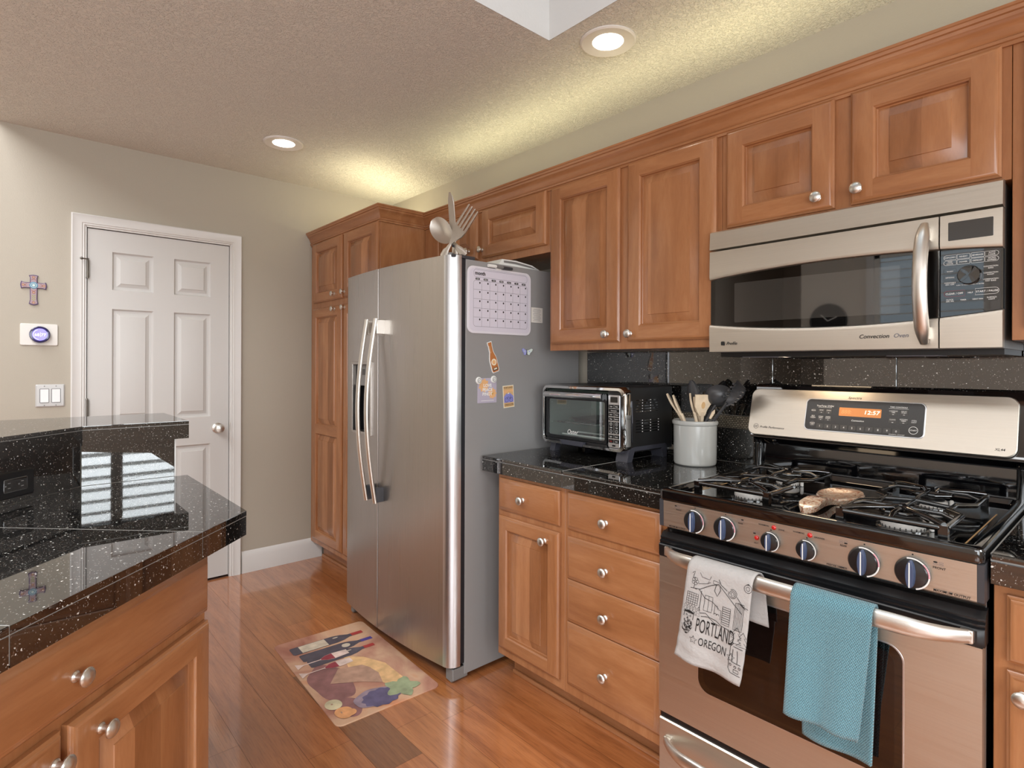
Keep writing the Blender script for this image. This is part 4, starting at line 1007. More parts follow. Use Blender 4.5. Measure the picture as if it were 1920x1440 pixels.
# oven door
mb = MB()
mb.loft([[(x, 1.505, .258), (x, RF, .258), (x, RF, .7175), (x, 1.505, .7175)] for x in (RX0 - .003, RX1 - .004)], 'steel_x')
od = mb.build('oven_door', rg)
mb = MB()
sec = [(1.507, .7185), (RF - .001, .7185), (RF - .003, .724), (RF - .004, .752), (RF - .002, .755), (RF + .003, .7565), (RF + .001, .760), (RF + .001, .764), (RF + .007, .7665), (RF + .005, .770), (RF + .005, .774), (RF + .011, .780), (RF + .020, .7875), (1.507, .790)]
mb.loft([[(RX0 - .003, y, z) for y, z in sec], [(RX1 - .012, y, z) for y, z in sec], [(RX1 - .001, y + (.007 if y < 1.5 else 0), z) for y, z in sec]], 'black')
mb.build('door_trim', od)
mb = MB(); wxc, wzc = (2.868 + 3.363) / 2, (.369 + .672) / 2; ww, wh = .495, .303
mb.slab(rrect(wxc, wzc, ww, wh, .036, 8), RF + .006, RF - .0006, 'steel_edge', .0006)
mb.slab(rrect(wxc, wzc, ww - .006, wh - .006, .034, 8), RF + .004, RF - .0010, 'blackglass')
mb.slab(rrect(wxc, wzc, ww - .036, wh - .036, .028, 8), RF + .004, RF - .0013, 'ovenglass')
mb.build('window', od)
def barhandle(parent, xl, xr, z, yw, reach, rz=.0205, ry=.0105):
    mb = MB(); P = []; n = 36; rad = []
    for i in range(n + 1):
        k = i / n; x = xl + (xr - xl) * k
        e = min(k, 1 - k) * (xr - xl); s_ = min(1, e / .10)
        P.append((x, yw - .004 - reach * (1 - (1 - s_) ** 2.2) - .012 * sin(pi * k), z)); rad.append(.72 + .28 * s_)
    mb.tube(P, ry, 'handle', 16, r2=rz, up=(0, 0, 1), radii=rad)
    for x in (xl + .006, xr - .006): mb.box(x - .012, x + .012, yw - .012, yw + .002, z - rz * .72, z + rz * .72, 'handle', .005)
    return mb.build('handle', parent)
barhandle(od, 2.772, 3.478, .7395, RF - .003, .040)
# warming drawer
mb = MB(); mb.loft([[(x, 1.505, .048), (x, RF + .002, .048), (x, RF, .051), (x, RF, .235), (x, RF + .004, .239), (x, 1.505, .239)] for x in (RX0 - .001, RX1 - .004)], 'steel_x')
wd = mb.build('warming_drawer', rg)
barhandle(wd, 2.768, 3.478, .178, RF, .036)
mb = MB(); mb.box(RX0, RX1 - .004, 1.472, 1.506, .2395, .2575, 'black'); mb.build('door_gap_strip', rg)  # black strip filling the gap between oven door and drawer
# backguard
b0 = Vector((RX0 - .008, 2.026, 1.037)); up_ = Vector((0, .047, .163)); ul = up_.length; up_.normalize()
bn = up_.cross(Vector((1, 0, 0)))         # pointing into the wall
BG = Matrix(((1, bn.x, up_.x, b0.x), (0, bn.y, up_.y, b0.y), (0, bn.z, up_.z, b0.z), (0, 0, 0, 1)))
mb = MB()
sec = [(2.082, .893), (2.078, .925), (2.084, 1.0), (2.072, 1.018), (2.030, 1.028), (2.038, 1.046), (2.082, 1.212), (2.105, 1.217), (2.122, 1.2), (2.122, .893)]
mb.loft([[(RX0 + .001, y, z) for y, z in sec], [(RX1 - .001, y, z) for y, z in sec]], 'blackgloss')
for x in (RX0 + .014, RX1 - .014): mb.tube([(x, 2.070, .92), (x, 2.070, 1.0), (x, 2.058, 1.022)], .013, 'blackgloss', 10)
bg = mb.build('backguard', rg)
mb = MB(BG); bw, bh = .742, ul
mb.slab(rrect(bw / 2, bh / 2, bw, bh, .026, 8), .004, -.004, 'steel_x', .002)
mb.M = BG @ Matrix.Translation((0, -.0044, 0))
mb.line(ell(.030, .030, .0085, .0085, 22), .0011, 0, 'ink', True); mb.text('GE', .030, .030, .0095, 'ink', shear=.3)
mb.text('Profile Performance', .044, .029, .0105, 'ink', align='l', shear=.35)
mb.text('Spectra', .340, .148, .0105, 'ink', shear=.3, sx=1.25); mb.text('XL44', .706, .020, .010, 'ink', shear=.2)
mb.build('fascia', bg)
mb = MB(BG); sx0, sx1, sz0, sz1 = .196, .531, .034, .138
mb.slab(rrect((sx0 + sx1) / 2, (sz0 + sz1) / 2, sx1 - sx0 + .006, sz1 - sz0 + .006, .016, 7), 0, -.0052, 'steel_edge', .001)
mb.slab(rrect((sx0 + sx1) / 2, (sz0 + sz1) / 2, sx1 - sx0, sz1 - sz0, .014, 7), 0, -.0060, 'screen', .0006)
def bk(pts, mat, d=-.0064): mb.sheet(pts, d, mat)
def lab(s_, x, z, sz, mat='inkwhite', **k): mb.text(s_, x, z, sz, mat, y=-.0068, **k)
bx = lambda u: sx0 + (u - 100) / (1805 - 100) * (sx1 - sx0)
# rows follow the panel: coordinates are metres from the screen's lower left
def P_(fx, fz): return sx0 + fx * (sx1 - sx0), sz0 + fz * (sz1 - sz0)
for i, d in enumerate('1234567890'):
    x, z = P_(.142 + i * .0725, .135); bk(rrect(x, z, .0205, .0155, .002, 3), 'key'); lab(d, x, z, .0085)
for i, (a, fz) in enumerate((('BROIL', .63), ('CLEAN', .42), ('CLEAR OFF', .19))):
    x, z = P_(.072, fz); bk(ell(x, z, .0078, .0078, 18), 'key')
    ws = a.split()
    if a == 'CLEAN': ws = ['SELF', 'CLEAN']
    for j, s_ in enumerate(ws): lab(s_, x, z + ((len(ws) - 1) / 2 - j) * .005, .0052)
    if i == 2: mb.line(ell(x, z, .0082, .0082, 18), .0006, -.0068, 'inkgrey', True)
for cx_, nm in ((.145, ('BAKE', 'CONV BAKE')), (.212, ('OVEN', 'CONV ROAST'))):
    for fz, s_ in ((.62, nm[0]), (.39, nm[1])):
        x, z = P_(cx_, fz); bk(rrect(x, z, .0185, .0155, .001, 2), 'key')
        ws = s_.split()
        for j, q in enumerate(ws): lab(q, x, z + .003 + ((len(ws) - 1) / 2 - j) * .0046, .0048)
        bk(rrect(x, z - .0052, .004, .0014, .0004, 2), 'inkwhite', -.0068)
x, z = P_(.175, .79); lab('TrueTemp OVEN', x, z, .0072, shear=.1); mb.line([(x - .021, z - .0052), (x + .021, z - .0052)], .0007, -.0068, 'inkwhite')
x, z = P_(.800, .86); lab('TIME CONTROLS', x, z, .0060); mb.line([(x - .026, z - .0048), (x + .026, z - .0048)], .0007, -.0068, 'inkwhite')
for cx_, nm in ((.760, ('COOKING TIME', 'CLOCK')), (.845, ('DELAY START', 'KITCHEN TIMER'))):
    for fz, s_ in ((.69, nm[0]), (.45, nm[1])):
        x, z = P_(cx_, fz); bk(rrect(x, z, .0215, .0165, .001, 2), 'key')
        ws = s_.split()
        for j, q in enumerate(ws): lab(q, x, z + .003 + ((len(ws) - 1) / 2 - j) * .0046, .0048)
        bk(rrect(x, z - .0056, .005, .0014, .0004, 2), 'inkwhite', -.0068)
x, z = P_(.925, .46); bk(ell(x, z, .0085, .0085, 18), 'key'); lab('OVEN', x, z + .0025, .0048); lab('LIGHT', x, z - .0025, .0048)
x, z = P_(.925, .20); mb.line(ell(x, z, .0112, .0112, 26), .0013, -.0068, 'inkwhite', True); lab('START', x, z, .0062)
x, z = P_(.80, .035); lab('CONTROL LOCKOUT', x, z, .0042)
x, z = P_(.475, .375); lab('Convection', x, z, .0078, shear=.2)
mb.build('control_screen', bg)
mb = MB(BG); x0, z0 = P_(.305, .50); x1, z1 = P_(.665, .77)
mb.slab(rrect((x0 + x1) / 2, (z0 + z1) / 2, x1 - x0, z1 - z0, .002, 3), -.005, -.0066, 'amber')
mb.text('12:57', x1 - .003, (z0 + z1) / 2 + .0015, .0175, 'ambertext', y=-.0070, align='r', shear=.12, sx=1.15); mb.text('888:', x0 + .022, (z0 + z1) / 2, .018, 'amberghost', y=-.0070, shear=.12)
mb.build('clock_display', bg)

# ================================================================== towels
def drape(name, label, prop):
    """prop: xl(s), xr(s) at each drape length; path in (y,z); folds"""
    pass
def towel(name, label, mat, path_f, xl, xr, n_s, n_t, art=None, thick=.003, loc=(3, 1.4, .76)):
    mb = MB(); vs = []; uv = []
    for i in range(n_s + 1):
        s_ = i / n_s
        for j in range(n_t + 1):
            t_ = j / n_t; p = path_f(s_, t_); x = xl(s_) + (xr(s_) - xl(s_)) * t_
            vs.append((x, p[0], p[1])); uv.append((t_ * .2, s_ * .62))
    fs = [(i * (n_t + 1) + j, i * (n_t + 1) + j + 1, (i + 1) * (n_t + 1) + j + 1, (i + 1) * (n_t + 1) + j) for i in range(n_s) for j in range(n_t)]
    mb.add(vs, fs, mat, True)
    o = mb.build(name, None, wn=False, solid=thick, smooth_angle=80)
    me = o.data; ul_ = me.uv_layers.new(name='UVMap')
    for lp in me.loops: ul_.data[lp.index].uv = uv[lp.vertex_index]
    tag(o, label, 'towel')
    return o
ZB, YBAR = .7395, 1.4105         # bar centre
def mkpath(zf, zb, yf, yb, fold, R=.024):
    LF, LA, LB = ZB - zf, pi * R, ZB - zb; LT = LF + LA + LB
    def f(s_, t_):
        d = s_ * LT
        if d < LF: y, z = yf, zf + d; k = 1 - d / LF
        elif d < LF + LA:
            a = (d - LF) / R; c = (yf + yb) / 2; rr = (yb - yf) / 2
            y, z = c - rr * cos(a), ZB + R * 1.05 * sin(a); k = 0
        else: y, z = yb, ZB - (d - LF - LA); k = (d - LF - LA) / LB
        return fold(y, z, k, t_, d < LF + LA * .5)
    return f, LF, LT
# white printed tea towel
def fold1(y, z, k, t_, front):
    if front: y += -.010 * k * (0.5 + 0.5 * sin(t_ * 5.2 + .6)) - .004 * k * sin(t_ * 11 + z * 9) + .0012 * sin(z * 160 + t_ * 7) * k; z += -.012 * k * t_
    else: y += .006 * k * sin(t_ * 7); z += .02 * k * (1 - t_)
    return (y, z)
pf1, LF1, LT1 = mkpath(.492, .625, 1.384, 1.437, fold1)
def edge(a_bot, a_top, a_back, LF, LT):
    def g(s_):
        d = s_ * LT
        if d < LF: k = d / LF; return a_bot + (a_top - a_bot) * (k ** .8)
        k = (d - LF) / (LT - LF); return a_top + (a_back - a_top) * k
    return g
xl1 = edge(2.848, 2.886, 2.92, LF1, LT1); xr1 = edge(3.034, 3.064, 3.080, LF1, LT1)
tw = towel('tea_towel', 'white cotton tea towel printed in black with a Portland Oregon drawing, on the oven handle', 'toweltea', pf1, xl1, xr1, 60, 26)
def warp1(u, v):        # u 0..1 across, v metres below the bar's front
    s_ = max(0, (LF1 - v)) / LT1
    if v < 0: s_ = min(1.0, (LF1 - v) / LT1)
    p = pf1(s_, u); x = xl1(s_) + (xr1(s_) - xl1(s_)) * u
    return (x, p[0] - .0022 - (.0006 if v > 0 else 0), p[1] + (.002 if v < .0 else 0))
mb = MB(); TWW = .18; rnd = random.Random(4)
def stroke(pts, wd=.0014, closed=False, sub=True):
    P = []
    src = list(pts) + ([pts[0]] if closed else [])
    for a, b in zip(src, src[1:]):
        n = max(1, int(sqrt(((a[0] - b[0]) * TWW) ** 2 + (a[1] - b[1]) ** 2) / .008))
        for i in range(n): P.append((a[0] + (b[0] - a[0]) * i / n, a[1] + (b[1] - a[1]) * i / n))
    P.append(src[-1]); L_, R2 = [], []
    for i, p in enumerate(P):
        a = P[max(0, i - 1)]; b = P[min(len(P) - 1, i + 1)]
        dx, dy = (b[0] - a[0]) * TWW, b[1] - a[1]; ln = max(1e-9, sqrt(dx * dx + dy * dy)); nx, ny = -dy / ln * wd / 2 / TWW, dx / ln * wd / 2
        L_.append(warp1(p[0] + nx, p[1] + ny)); R2.append(warp1(p[0] - nx, p[1] - ny))
    n = len(P); mb.add(L_ + R2, [(i, i + 1, n + i + 1, n + i) for i in range(n - 1)], 'ink')
def circ(u, v, ru, n=14, a0=0, a1=2 * pi): return [(u + ru / TWW * cos(a0 + (a1 - a0) * i / n), v + ru * sin(a0 + (a1 - a0) * i / n)) for i in range(n + 1)]
def wtext(s_, u0, v, h, wfit, wd=None):
    vs, fs = textmesh(s_, 0.0, 0.0); xs_ = [p[0] for p in vs]; k = wfit / (max(xs_) - min(xs_))
    mb.add([warp1(u0 + (p[0] - min(xs_)) * k, v - (p[1] - .35) * h) for p in vs], fs, 'ink')
wtext('PORTLAND', .27, .140, .052, .56); wtext('OREGON', .34, .181, .030, .40)
for u, v in ((.26, .182), (.82, .188)):
    stroke([(u + (.011 if i % 2 == 0 else .005) / TWW * sin(pi * i / 5), v - (.011 if i % 2 == 0 else .005) * cos(pi * i / 5)) for i in range(10)], .0011, True)
stroke([(.10, .050), (.25, .047), (.40, .030), (.52, .020), (.62, .034), (.78, .058), (.90, .075)]); stroke([(.49, .022), (.47, .040), (.52, .052), (.56, .034), (.54, .022)])
stroke([(.24, .048), (.34, .066), (.46, .070), (.56, .082)])
for u0, u1, v0, v1, nv in ((.06, .24, .062, .092, 5), (.34, .46, .058, .098, 2), (.62, .74, .072, .116, 0), (.80, .92, .052, .118, 6)):
    stroke([(u0, v0), (u1, v0), (u1, v1), (u0, v1)], .001, True)
    for i in range(1, nv): stroke([(u0 + (u1 - u0) * i / nv, v0), (u0 + (u1 - u0) * i / nv, v1)], .0008)
    if nv == 0:
        for i in range(1, 8): stroke([(u0, v0 + (v1 - v0) * i / 8), (u1, v0 + (v1 - v0) * i / 8)], .0012)
    if nv == 5:
        for i in range(1, 5): stroke([(u0, v0 + (v1 - v0) * i / 5), (u1, v0 + (v1 - v0) * i / 5)], .0008)
stroke([(.28, .050), (.28, .104)]); stroke([(.50, .100), (.50, .076), (.54, .076), (.54, .084), (.60, .084), (.60, .108)], .001)
for u in (.52, .555): stroke(circ(u, .100, .004, 8, pi, 2 * pi), .001)
for u in (.06, .11, .16, .21, .27): stroke([(u, .094), (u + .025, .102), (u + .008, .102), (u + .03, .110), (u + .008, .110), (u + .03, .118), (u - .03, .118), (u - .008, .110), (u - .03, .110), (u - .008, .102), (u - .025, .102)], .0008, True)
stroke([(.30, .108), (.38, .104), (.44, .112), (.54, .114), (.62, .122), (.72, .124), (.80, .132)]); stroke([(.32, .116), (.42, .112), (.52, .122), (.60, .124)])
for u, v, h in ((.86, .110, .040), (.95, .118, .036)): stroke([(u, v), (u + .05, v + h * .35), (u + .02, v + h * .35), (u + .07, v + h * .7), (u + .02, v + h * .7), (u + .08, v + h), (u - .08, v + h), (u - .02, v + h * .7), (u - .07, v + h * .7), (u - .02, v + h * .35), (u - .05, v + h * .35)], .001, True)
# tram at the right edge
stroke([(.84, .150), (.80, .160), (.80, .215), (.84, .224), (.98, .226)], .0012); stroke([(.84, .158), (.97, .160)]); stroke([(.84, .165), (.84, .196), (.97, .198)]); stroke([(.90, .166), (.92, .196)])
for u, v in ((.83, .204), (.90, .206), (.96, .206)): stroke(circ(u, v, .0028, 8), .0012)
stroke([(.88, .213), (.95, .214), (.95, .221), (.88, .220)], .0012, True)
# bearded face
stroke([(.06, .112), (.05, .130)]); stroke([(.21, .110), (.21, .132)])
for i in range(8): stroke([(.06 + .02 * i, .110 + .004 * abs(i - 3.5) / 3.5), (.062 + .02 * i, .117)], .004)
for u in (.10, .165): stroke(circ(u, .124, .0022, 8), .001)
stroke([(.13, .124), (.125, .131), (.14, .131)], .0008)
for i in range(70):
    a, r_ = rnd.random() * 2 * pi, sqrt(rnd.random()); u, v = .125 + .085 * r_ * cos(a), .152 + .021 * r_ * sin(a)
    stroke(circ(u, v, .0016, 5), .0010)
stroke([(.035 + .18 * i / 12, .152 + .022 * sin(pi * i / 12)) for i in range(13)], .001)
# rose, leaves and ribbons near the top
for r_ in (.004, .008, .0115): stroke(circ(.74, .033, r_, 9, .4 * r_ * 900, .4 * r_ * 900 + 5.6), .0011)
stroke([(.52, .008), (.56, .020), (.66, .030)]); stroke([(.81, .038), (.90, .056), (.98, .060)]); stroke([(.84, .050), (.94, .062)])
for a in range(5): stroke(circ(.16 + .006 / TWW * cos(a * 1.25), .030 + .006 * sin(a * 1.25), .0042, 8), .0009)
stroke([(.16, .038), (.15, .048), (.20, .050)]); stroke([(.22, .034), (.34, .028), (.40, .022), (.37, .020), (.36, .028)], .0010)
stroke([(.10, .010), (.14, .004), (.12, .022), (.16, .020)]); stroke([(.22, .004), (.26, .014), (.38, .016), (.40, .006)], .0010); stroke([(.44, .014), (.54, .016), (.52, .024), (.44, .022)], .0010, True)
stroke(circ(.95, .010, .010, 12), .001); stroke(circ(.95, .010, .005, 8), .0008)
o = mb.build('printed_drawing', tw, wn=False)
# blue knitted towel
def fold2(y, z, k, t_, front):
    if front: y += -.016 * k * max(0, sin(t_ * 4.4 + .9)) - .005 * k * sin(t_ * 10 + 1) + .012 * max(0, t_ - .8) * 5 * k * .6; z += -.010 * k * t_
    else: y += -.008 * k * sin(t_ * 6); z += -.006 * k * t_
    return (y, z)
pf2, LF2, LT2 = mkpath(.472, .402, 1.384, 1.437, fold2)
xl2 = edge(3.148, 3.156, 3.164, LF2, LT2); xr2 = edge(3.294, 3.324, 3.308, LF2, LT2)
towel('dish_towel', 'blue knitted dish towel folded over the oven handle', 'knit', pf2, xl2, xr2, 64, 22, thick=.0065)

# ================================================================== toaster oven
TO = Matrix.Translation((2.377, 1.780, .9085)) @ Matrix.Rotation(radians(-2.0), 4, 'Z') @ Matrix.Translation((-.467, 0, 0))   # origin: front left foot level
to = thing('toaster_oven', 'black countertop toaster oven with mirror-chrome front frame and glass door', 'toaster oven', tuple(TO.to_translation()), radians(-2.0))
TW_, TD, TB, TT = .467, .312, .034, .291
mb = MB(TO)   # shell: sides, top, bottom, back around a cavity
mb.box(.006, TW_ - .006, .028, TD, TT - .012, TT, 'oven_body', .005); mb.box(.006, TW_ - .006, .028, TD, TB, TB + .012, 'oven_body', .004)
mb.box(.006, .016, .028, TD, TB, TT, 'oven_body', .004); mb.box(TW_ - .085, TW_ - .006, .028, TD, TB, TT - .001, 'oven_body', .006); mb.box(.006, TW_ - .006, TD - .012, TD, TB, TT - .001, 'oven_body', .004)
xs_ = TW_ - .0058
for zc in (.207, .196, .185, .174, .163, .127, .116, .105, .094, .083):
    for yc in (.070, .122, .174):
        for q in (0,): mb.box(xs_ - .001, xs_ + .0004, yc + .000, yc + .036, zc - .0014 + .03, zc + .0014 + .03, 'blackgloss')
        if zc > .15 and yc > .15: continue
        mb.sphere((xs_ + .0006, yc + .041, zc + .031), .0021, 'inkwhite', 8, 4)
mb.tube([(xs_ + .0005, .045, .236), (xs_ + .0015, .047, .15), (xs_ + .0005, .045, .075)], .003, 'foot')
mb.build('body', to)
mb = MB(TO)   # cavity lining
mb.box(.017, TW_ - .087, .03, .032, .0, .0, 'oven_in') if False else None
a0, a1, c0, c1, yb_ = .0165, TW_ - .0855, TB + .0125, TT - .0125, TD - .0125
mb.add([(a0, .03, c0), (a1, .03, c0), (a1, yb_, c0), (a0, yb_, c0)], [(0, 1, 2, 3)], 'oven_in'); mb.add([(a0, .03, c1), (a1, .03, c1), (a1, yb_, c1), (a0, yb_, c1)], [(0, 1, 2, 3)], 'oven_in')
mb.add([(a0, .03, c0), (a0, yb_, c0), (a0, yb_, c1), (a0, .03, c1)], [(0, 1, 2, 3)], 'oven_in'); mb.add([(a1, .03, c0), (a1, yb_, c0), (a1, yb_, c1), (a1, .03, c1)], [(0, 1, 2, 3)], 'oven_in'); mb.add([(a0, yb_, c0), (a1, yb_, c0), (a1, yb_, c1), (a0, yb_, c1)], [(0, 1, 2, 3)], 'oven_in')
for z in (.12, .165, .21):
    mb.box(a0, a0 + .006, .04, yb_, z, z + .004, 'oven_in'); mb.box(a1 - .006, a1, .04, yb_, z, z + .004, 'oven_in')
mb.build('cavity', to)
mb = MB(TO)
for i in range(9): mb.tube([(a0 + .02 + i * (a1 - a0 - .04) / 8, .045, .126), (a0 + .02 + i * (a1 - a0 - .04) / 8, yb_ - .01, .126)], .0013, 'chrome', 6)
mb.tube([(a0 + .008, .045, .126), (a1 - .008, .045, .126)], .0022, 'chrome', 6); mb.tube([(a0 + .008, yb_ - .01, .126), (a1 - .008, yb_ - .01, .126)], .0022, 'chrome', 6)
mb.build('wire_rack', to)
mb = MB(TO); mb.loft([[(p[0], p[1], .128) for p in rrect(.21, .17, .20, .18, .02)], [(p[0], p[1], .146) for p in rrect(.21, .17, .225, .205, .025)]], 'black'); mb.build('baking_pan', to)
mb = MB(TO); mb.tube([(a0 + .01, .10, .066), (a1 - .01, .10, .066)], .004, 'inkwhite', 8); mb.tube([(a0 + .01, .20, .066), (a1 - .01, .20, .066)], .004, 'inkwhite', 8); mb.build('heating_element', to)
# chrome frame
mb = MB(TO)
fo = rrect(TW_ / 2, (TB + TT) / 2, TW_, TT - TB, .030, 7); fi = rrect(TW_ / 2 - .002, (TB + TT) / 2 - .001, TW_ - .036, TT - TB - .040, .020, 7)
fm = rrect(TW_ / 2, (TB + TT) / 2, TW_ - .010, TT - TB - .010, .027, 7); fm2 = rrect(TW_ / 2 - .001, (TB + TT) / 2, TW_ - .027, TT - TB - .030, .022, 7)
mb.loft([[(p[0], .034, p[1]) for p in fo], [(p[0], .006, p[1]) for p in fo], [(p[0], -.004, p[1]) for p in fm], [(p[0], -.006, p[1]) for p in fm2], [(p[0], .004, p[1]) for p in fi], [(p[0], .030, p[1]) for p in fi]], 'chrome', cap0=False, cap1=False, smooth=True)
mb.build('chrome_frame', to)
# glass door
gx0, gx1, gz0, gz1 = .022, .372, .062, .262
mb = MB(TO)
og = rrect((gx0 + gx1) / 2, (gz0 + gz1) / 2, gx1 - gx0, gz1 - gz0, .010); ig = rrect((gx0 + gx1) / 2, (.068 + .232) / 2 + .001, gx1 - gx0 - .022, .232 - .068 - .008, .008)
mb.loft([[(p[0], .012, p[1]) for p in og], [(p[0], .002, p[1]) for p in og], [(p[0], .002, p[1]) for p in ig], [(p[0], .012, p[1]) for p in ig]], 'black', False, False)
tod = mb.build('door', to)
mb = MB(TO); mb.sheet(rrect((gx0 + gx1) / 2, .151, gx1 - gx0 - .02, .158, .008), .0065, 'ovenclear'); mb.M = TO @ Matrix.Translation((0, .0060, 0))
mb.text('Oster', .182, .094, .026, 'inkwhite', shear=.25); mb.build('glass', tod)
mb = MB(TO); mb.tube([(gx0 + .004, -.010, .249), (gx1 - .02, -.010, .249)], .0125, 'chrome', 14, r2=.0095, up=(0, 1, 0)); mb.lathe([(.014, gx1 - .045), (.014, gx1 - .012)], 'chrome', (0, -.010, .249), 'x', 16)
for x in (gx0 + .02, gx1 - .03): mb.box(x - .008, x + .008, -.006, .004, .242, .256, 'darkgrey')
mb.build('handle', tod)
# control panel
px0, px1, pz0, pz1 = .375, .447, .048, .268
mb = MB(TO); mb.box(px0, px1, .004, .028, .045, .272, 'black', .004)
mb.slab(rrect((px0 + px1) / 2 - .001, (pz0 + pz1) / 2 - .002, .058, .206, .006), .006, .0005, 'steel_edge', .001)
mb.slab(rrect(.410, .2405, .036, .022, .002), .002, -.0004, 'screen')
mb.M = TO @ Matrix.Translation((0, -.0004, 0))
def tkey(cx_, cz, w_, s_, mat='inkwhite'): mb.sheet(rrect(cx_, cz, w_, .0135, .001, 2), 0, 'ink'); mb.text(s_, cx_, cz, .0062, mat, y=-.0005)
tkey(.396, .214, .025, 'Toast'); tkey(.424, .214, .025, 'Bake'); tkey(.410, .198, .053, 'Convection'); tkey(.396, .182, .025, 'Broil'); tkey(.424, .182, .025, 'Warm'); tkey(.396, .165, .025, 'Pizza'); tkey(.424, .165, .025, 'Defrost')
for cx_, nm in ((.396, 'TEMP'), (.424, 'TIME')):
    mb.sheet(rrect(cx_, .131, .025, .046, .002, 2), 0, 'ink')
    for cz, s_ in ((.145, '+'), (.117, '-')): mb.line(ell(cx_, cz, .006, .006, 14), .0009, -.0005, 'inkwhite', True); mb.text(s_, cx_, cz, .009, 'inkwhite', y=-.0005)
    mb.text(nm, cx_, .131, .0055, 'inkwhite', y=-.0005)
tkey(.396, .096, .025, 'Light'); tkey(.424, .096, .025, 'Clock'); tkey(.396, .078, .025, 'Stop', 'red'); tkey(.424, .078, .025, 'Start'); mb.sheet(rrect(.410, .061, .016, .007, .001, 2), 0, 'ink')
mb.M = Matrix(); mb.build('control_panel', to)
mb = MB(TO); mb.box(gx0, gx1, .004, .022, .042, .060, 'black', .003); mb.slab([(.13, .038), (.245, .038), (.258, .058), (.117, .058)], .004, -.010, 'foot', .002); mb.build('crumb_tray', to)
for x0 in (.030, TW_ - .062):
    mb = MB(TO); mb.loft([[(x, .016, .0), (x, .046, 0), (x, .062, .040), (x, .235, .040), (x, .248, 0), (x, .272, 0), (x, .272, .044), (x, .262, .056), (x, .060, .056), (x, .030, .050)] for x in (x0, x0 + .058 if x0 > .1 else x0 + .03)], 'foot'); mb.build('foot', to)

# ================================================================== crock and utensils
CX_, CY_, CZ_ = 2.556, 1.976, .9085
mb = MB(Matrix.Translation((CX_, CY_, CZ_)))
mb.lathe([(.0001, .0), (.071, 0), (.0765, .004), (.0785, .012), (.0795, .145), (.0795, .150), (.083, .153), (.0845, .158), (.0840, .165), (.080, .1685), (.0755, .165), (.074, .15), (.072, .012), (.0001, .010)], 'crock', n=48, cap=False)
ck = tag(mb.build('utensil_crock'), 'pale grey stoneware crock full of cooking utensils beside the range', 'crock')
def util(name, label, cat, base, tip, build, roll=0.0):
    """frame: local z along the shaft from base to tip, local x across the blade"""
    b, t_ = Vector(base), Vector(tip); d = (t_ - b); L_ = d.length; d.normalize()
    vx = Vector((cos(YAW), sin(YAW), 0)); vx = (vx - d * vx.dot(d)).normalized()
    vx = Matrix.Rotation(roll, 3, d) @ vx; vy = d.cross(vx)
    Fm = Matrix(((vx.x, vy.x, d.x, b.x), (vx.y, vy.y, d.y, b.y), (vx.z, vy.z, d.z, b.z), (0, 0, 0, 1)))
    mb = MB(Fm); build(mb, L_); return tag(mb.build(name), label, cat, 'utensils in the grey crock')
def spoon(mat, hw, hl, hr=.0055, dish=.008):
    def f(mb, L_):
        mb.tube([(0, 0, .0), (0, 0, L_ - hl + .004)], hr, mat, 10)
        N = 12; loops = []
        for i in range(N + 1):
            k = i / N; w_ = max(.002, hw * (sin(pi * (k * .93 + .035))) ** .7) if k < 1 else .003
            if k < .12: w_ = max(hr, w_ * .7)
            z = L_ - hl + hl * k; dp = dish * sin(pi * k)
            loops.append([(w_ * cos(a), (dp * (1 - cos(a) ** 2) if sin(a) > 0 else dp * (1 - cos(a) ** 2) + .0035) * 1 + (-.0018 if sin(a) > 0 else .0018), z) for a in [2 * pi * j / 16 for j in range(16)]])
        mb.loft(loops, mat, smooth=True)
    return f
def spatula(mat, pts, th, hr=.006):
    def f(mb, L_):
        mb.tube([(0, 0, .0), (0, 0, L_ - .075)], hr, mat, 10)
        mb.slab([(p[0], L_ + p[1]) for p in pts], th / 2, -th / 2, mat, .0012)
    return f
zb_ = CZ_ + .02
def A(dx, dy, z=zb_): return (CX_ + dx, CY_ + dy, z)
util('wooden_spoon', 'flat wooden spoon leaning furthest left out of the grey crock', 'spoon', A(.03, .02), (2.428, 1.985, 1.172), spoon('beech', .016, .085, .0065, .004), radians(55))
util('wooden_spoon', 'wooden spoon with narrow edge showing, second from left in the crock', 'spoon', A(.03, -.01), (2.464, 1.972, 1.168), spoon('beech', .017, .085, .0065, .004), radians(60))
util('wooden_spoon', 'round wooden spoon seen edge-on in the middle of the crock', 'spoon', A(.045, -.01), (2.536, 1.978, 1.178), spoon('beech', .020, .08, .0065, .004), radians(62))
util('wooden_spoon', 'curved wooden spoon next to the square wooden turner in the crock', 'spoon', A(.04, .02), (2.550, 1.985, 1.176), spoon('beech', .020, .085, .0065, .005), radians(50))
def turner(mb, L_):
    mb.tube([(0, 0, 0), (0, 0, L_ - .07)], .0065, 'beech', 10)
    mb.slab([(-.012, L_ - .085), (.010, L_ - .085), (.017, L_ - .062), (.030, L_ - .040), (.031, L_ - .003), (-.033, L_ + .001), (-.032, L_ - .045), (-.022, L_ - .068)], .003, -.003, 'beech', .0012)
    mb.sheet(ell(0, L_ - .042, .0075, .014, 20), -.0033, 'tan'); mb.line(ell(0, L_ - .042, .0085, .016, 20), .0012, -.00335, 'beech', True)
util('wooden_turner', 'square wooden turner with oval knot facing out of the crock', 'turner', A(.0, .03), (2.604, 1.955, 1.176), turner, radians(6))
def slotted(mb, L_):
    mb.tube([(0, 0, 0), (0, 0, L_ - .10)], .005, 'nylon', 10)
    spoon('nylon', .028, .112, .004, .010)(mb, L_)
    for dx in (-.010, 0, .010): mb.slab(rrect(dx, L_ - .052, .0035, .042, .0016, 3), .0035, .0006, 'blackgloss')
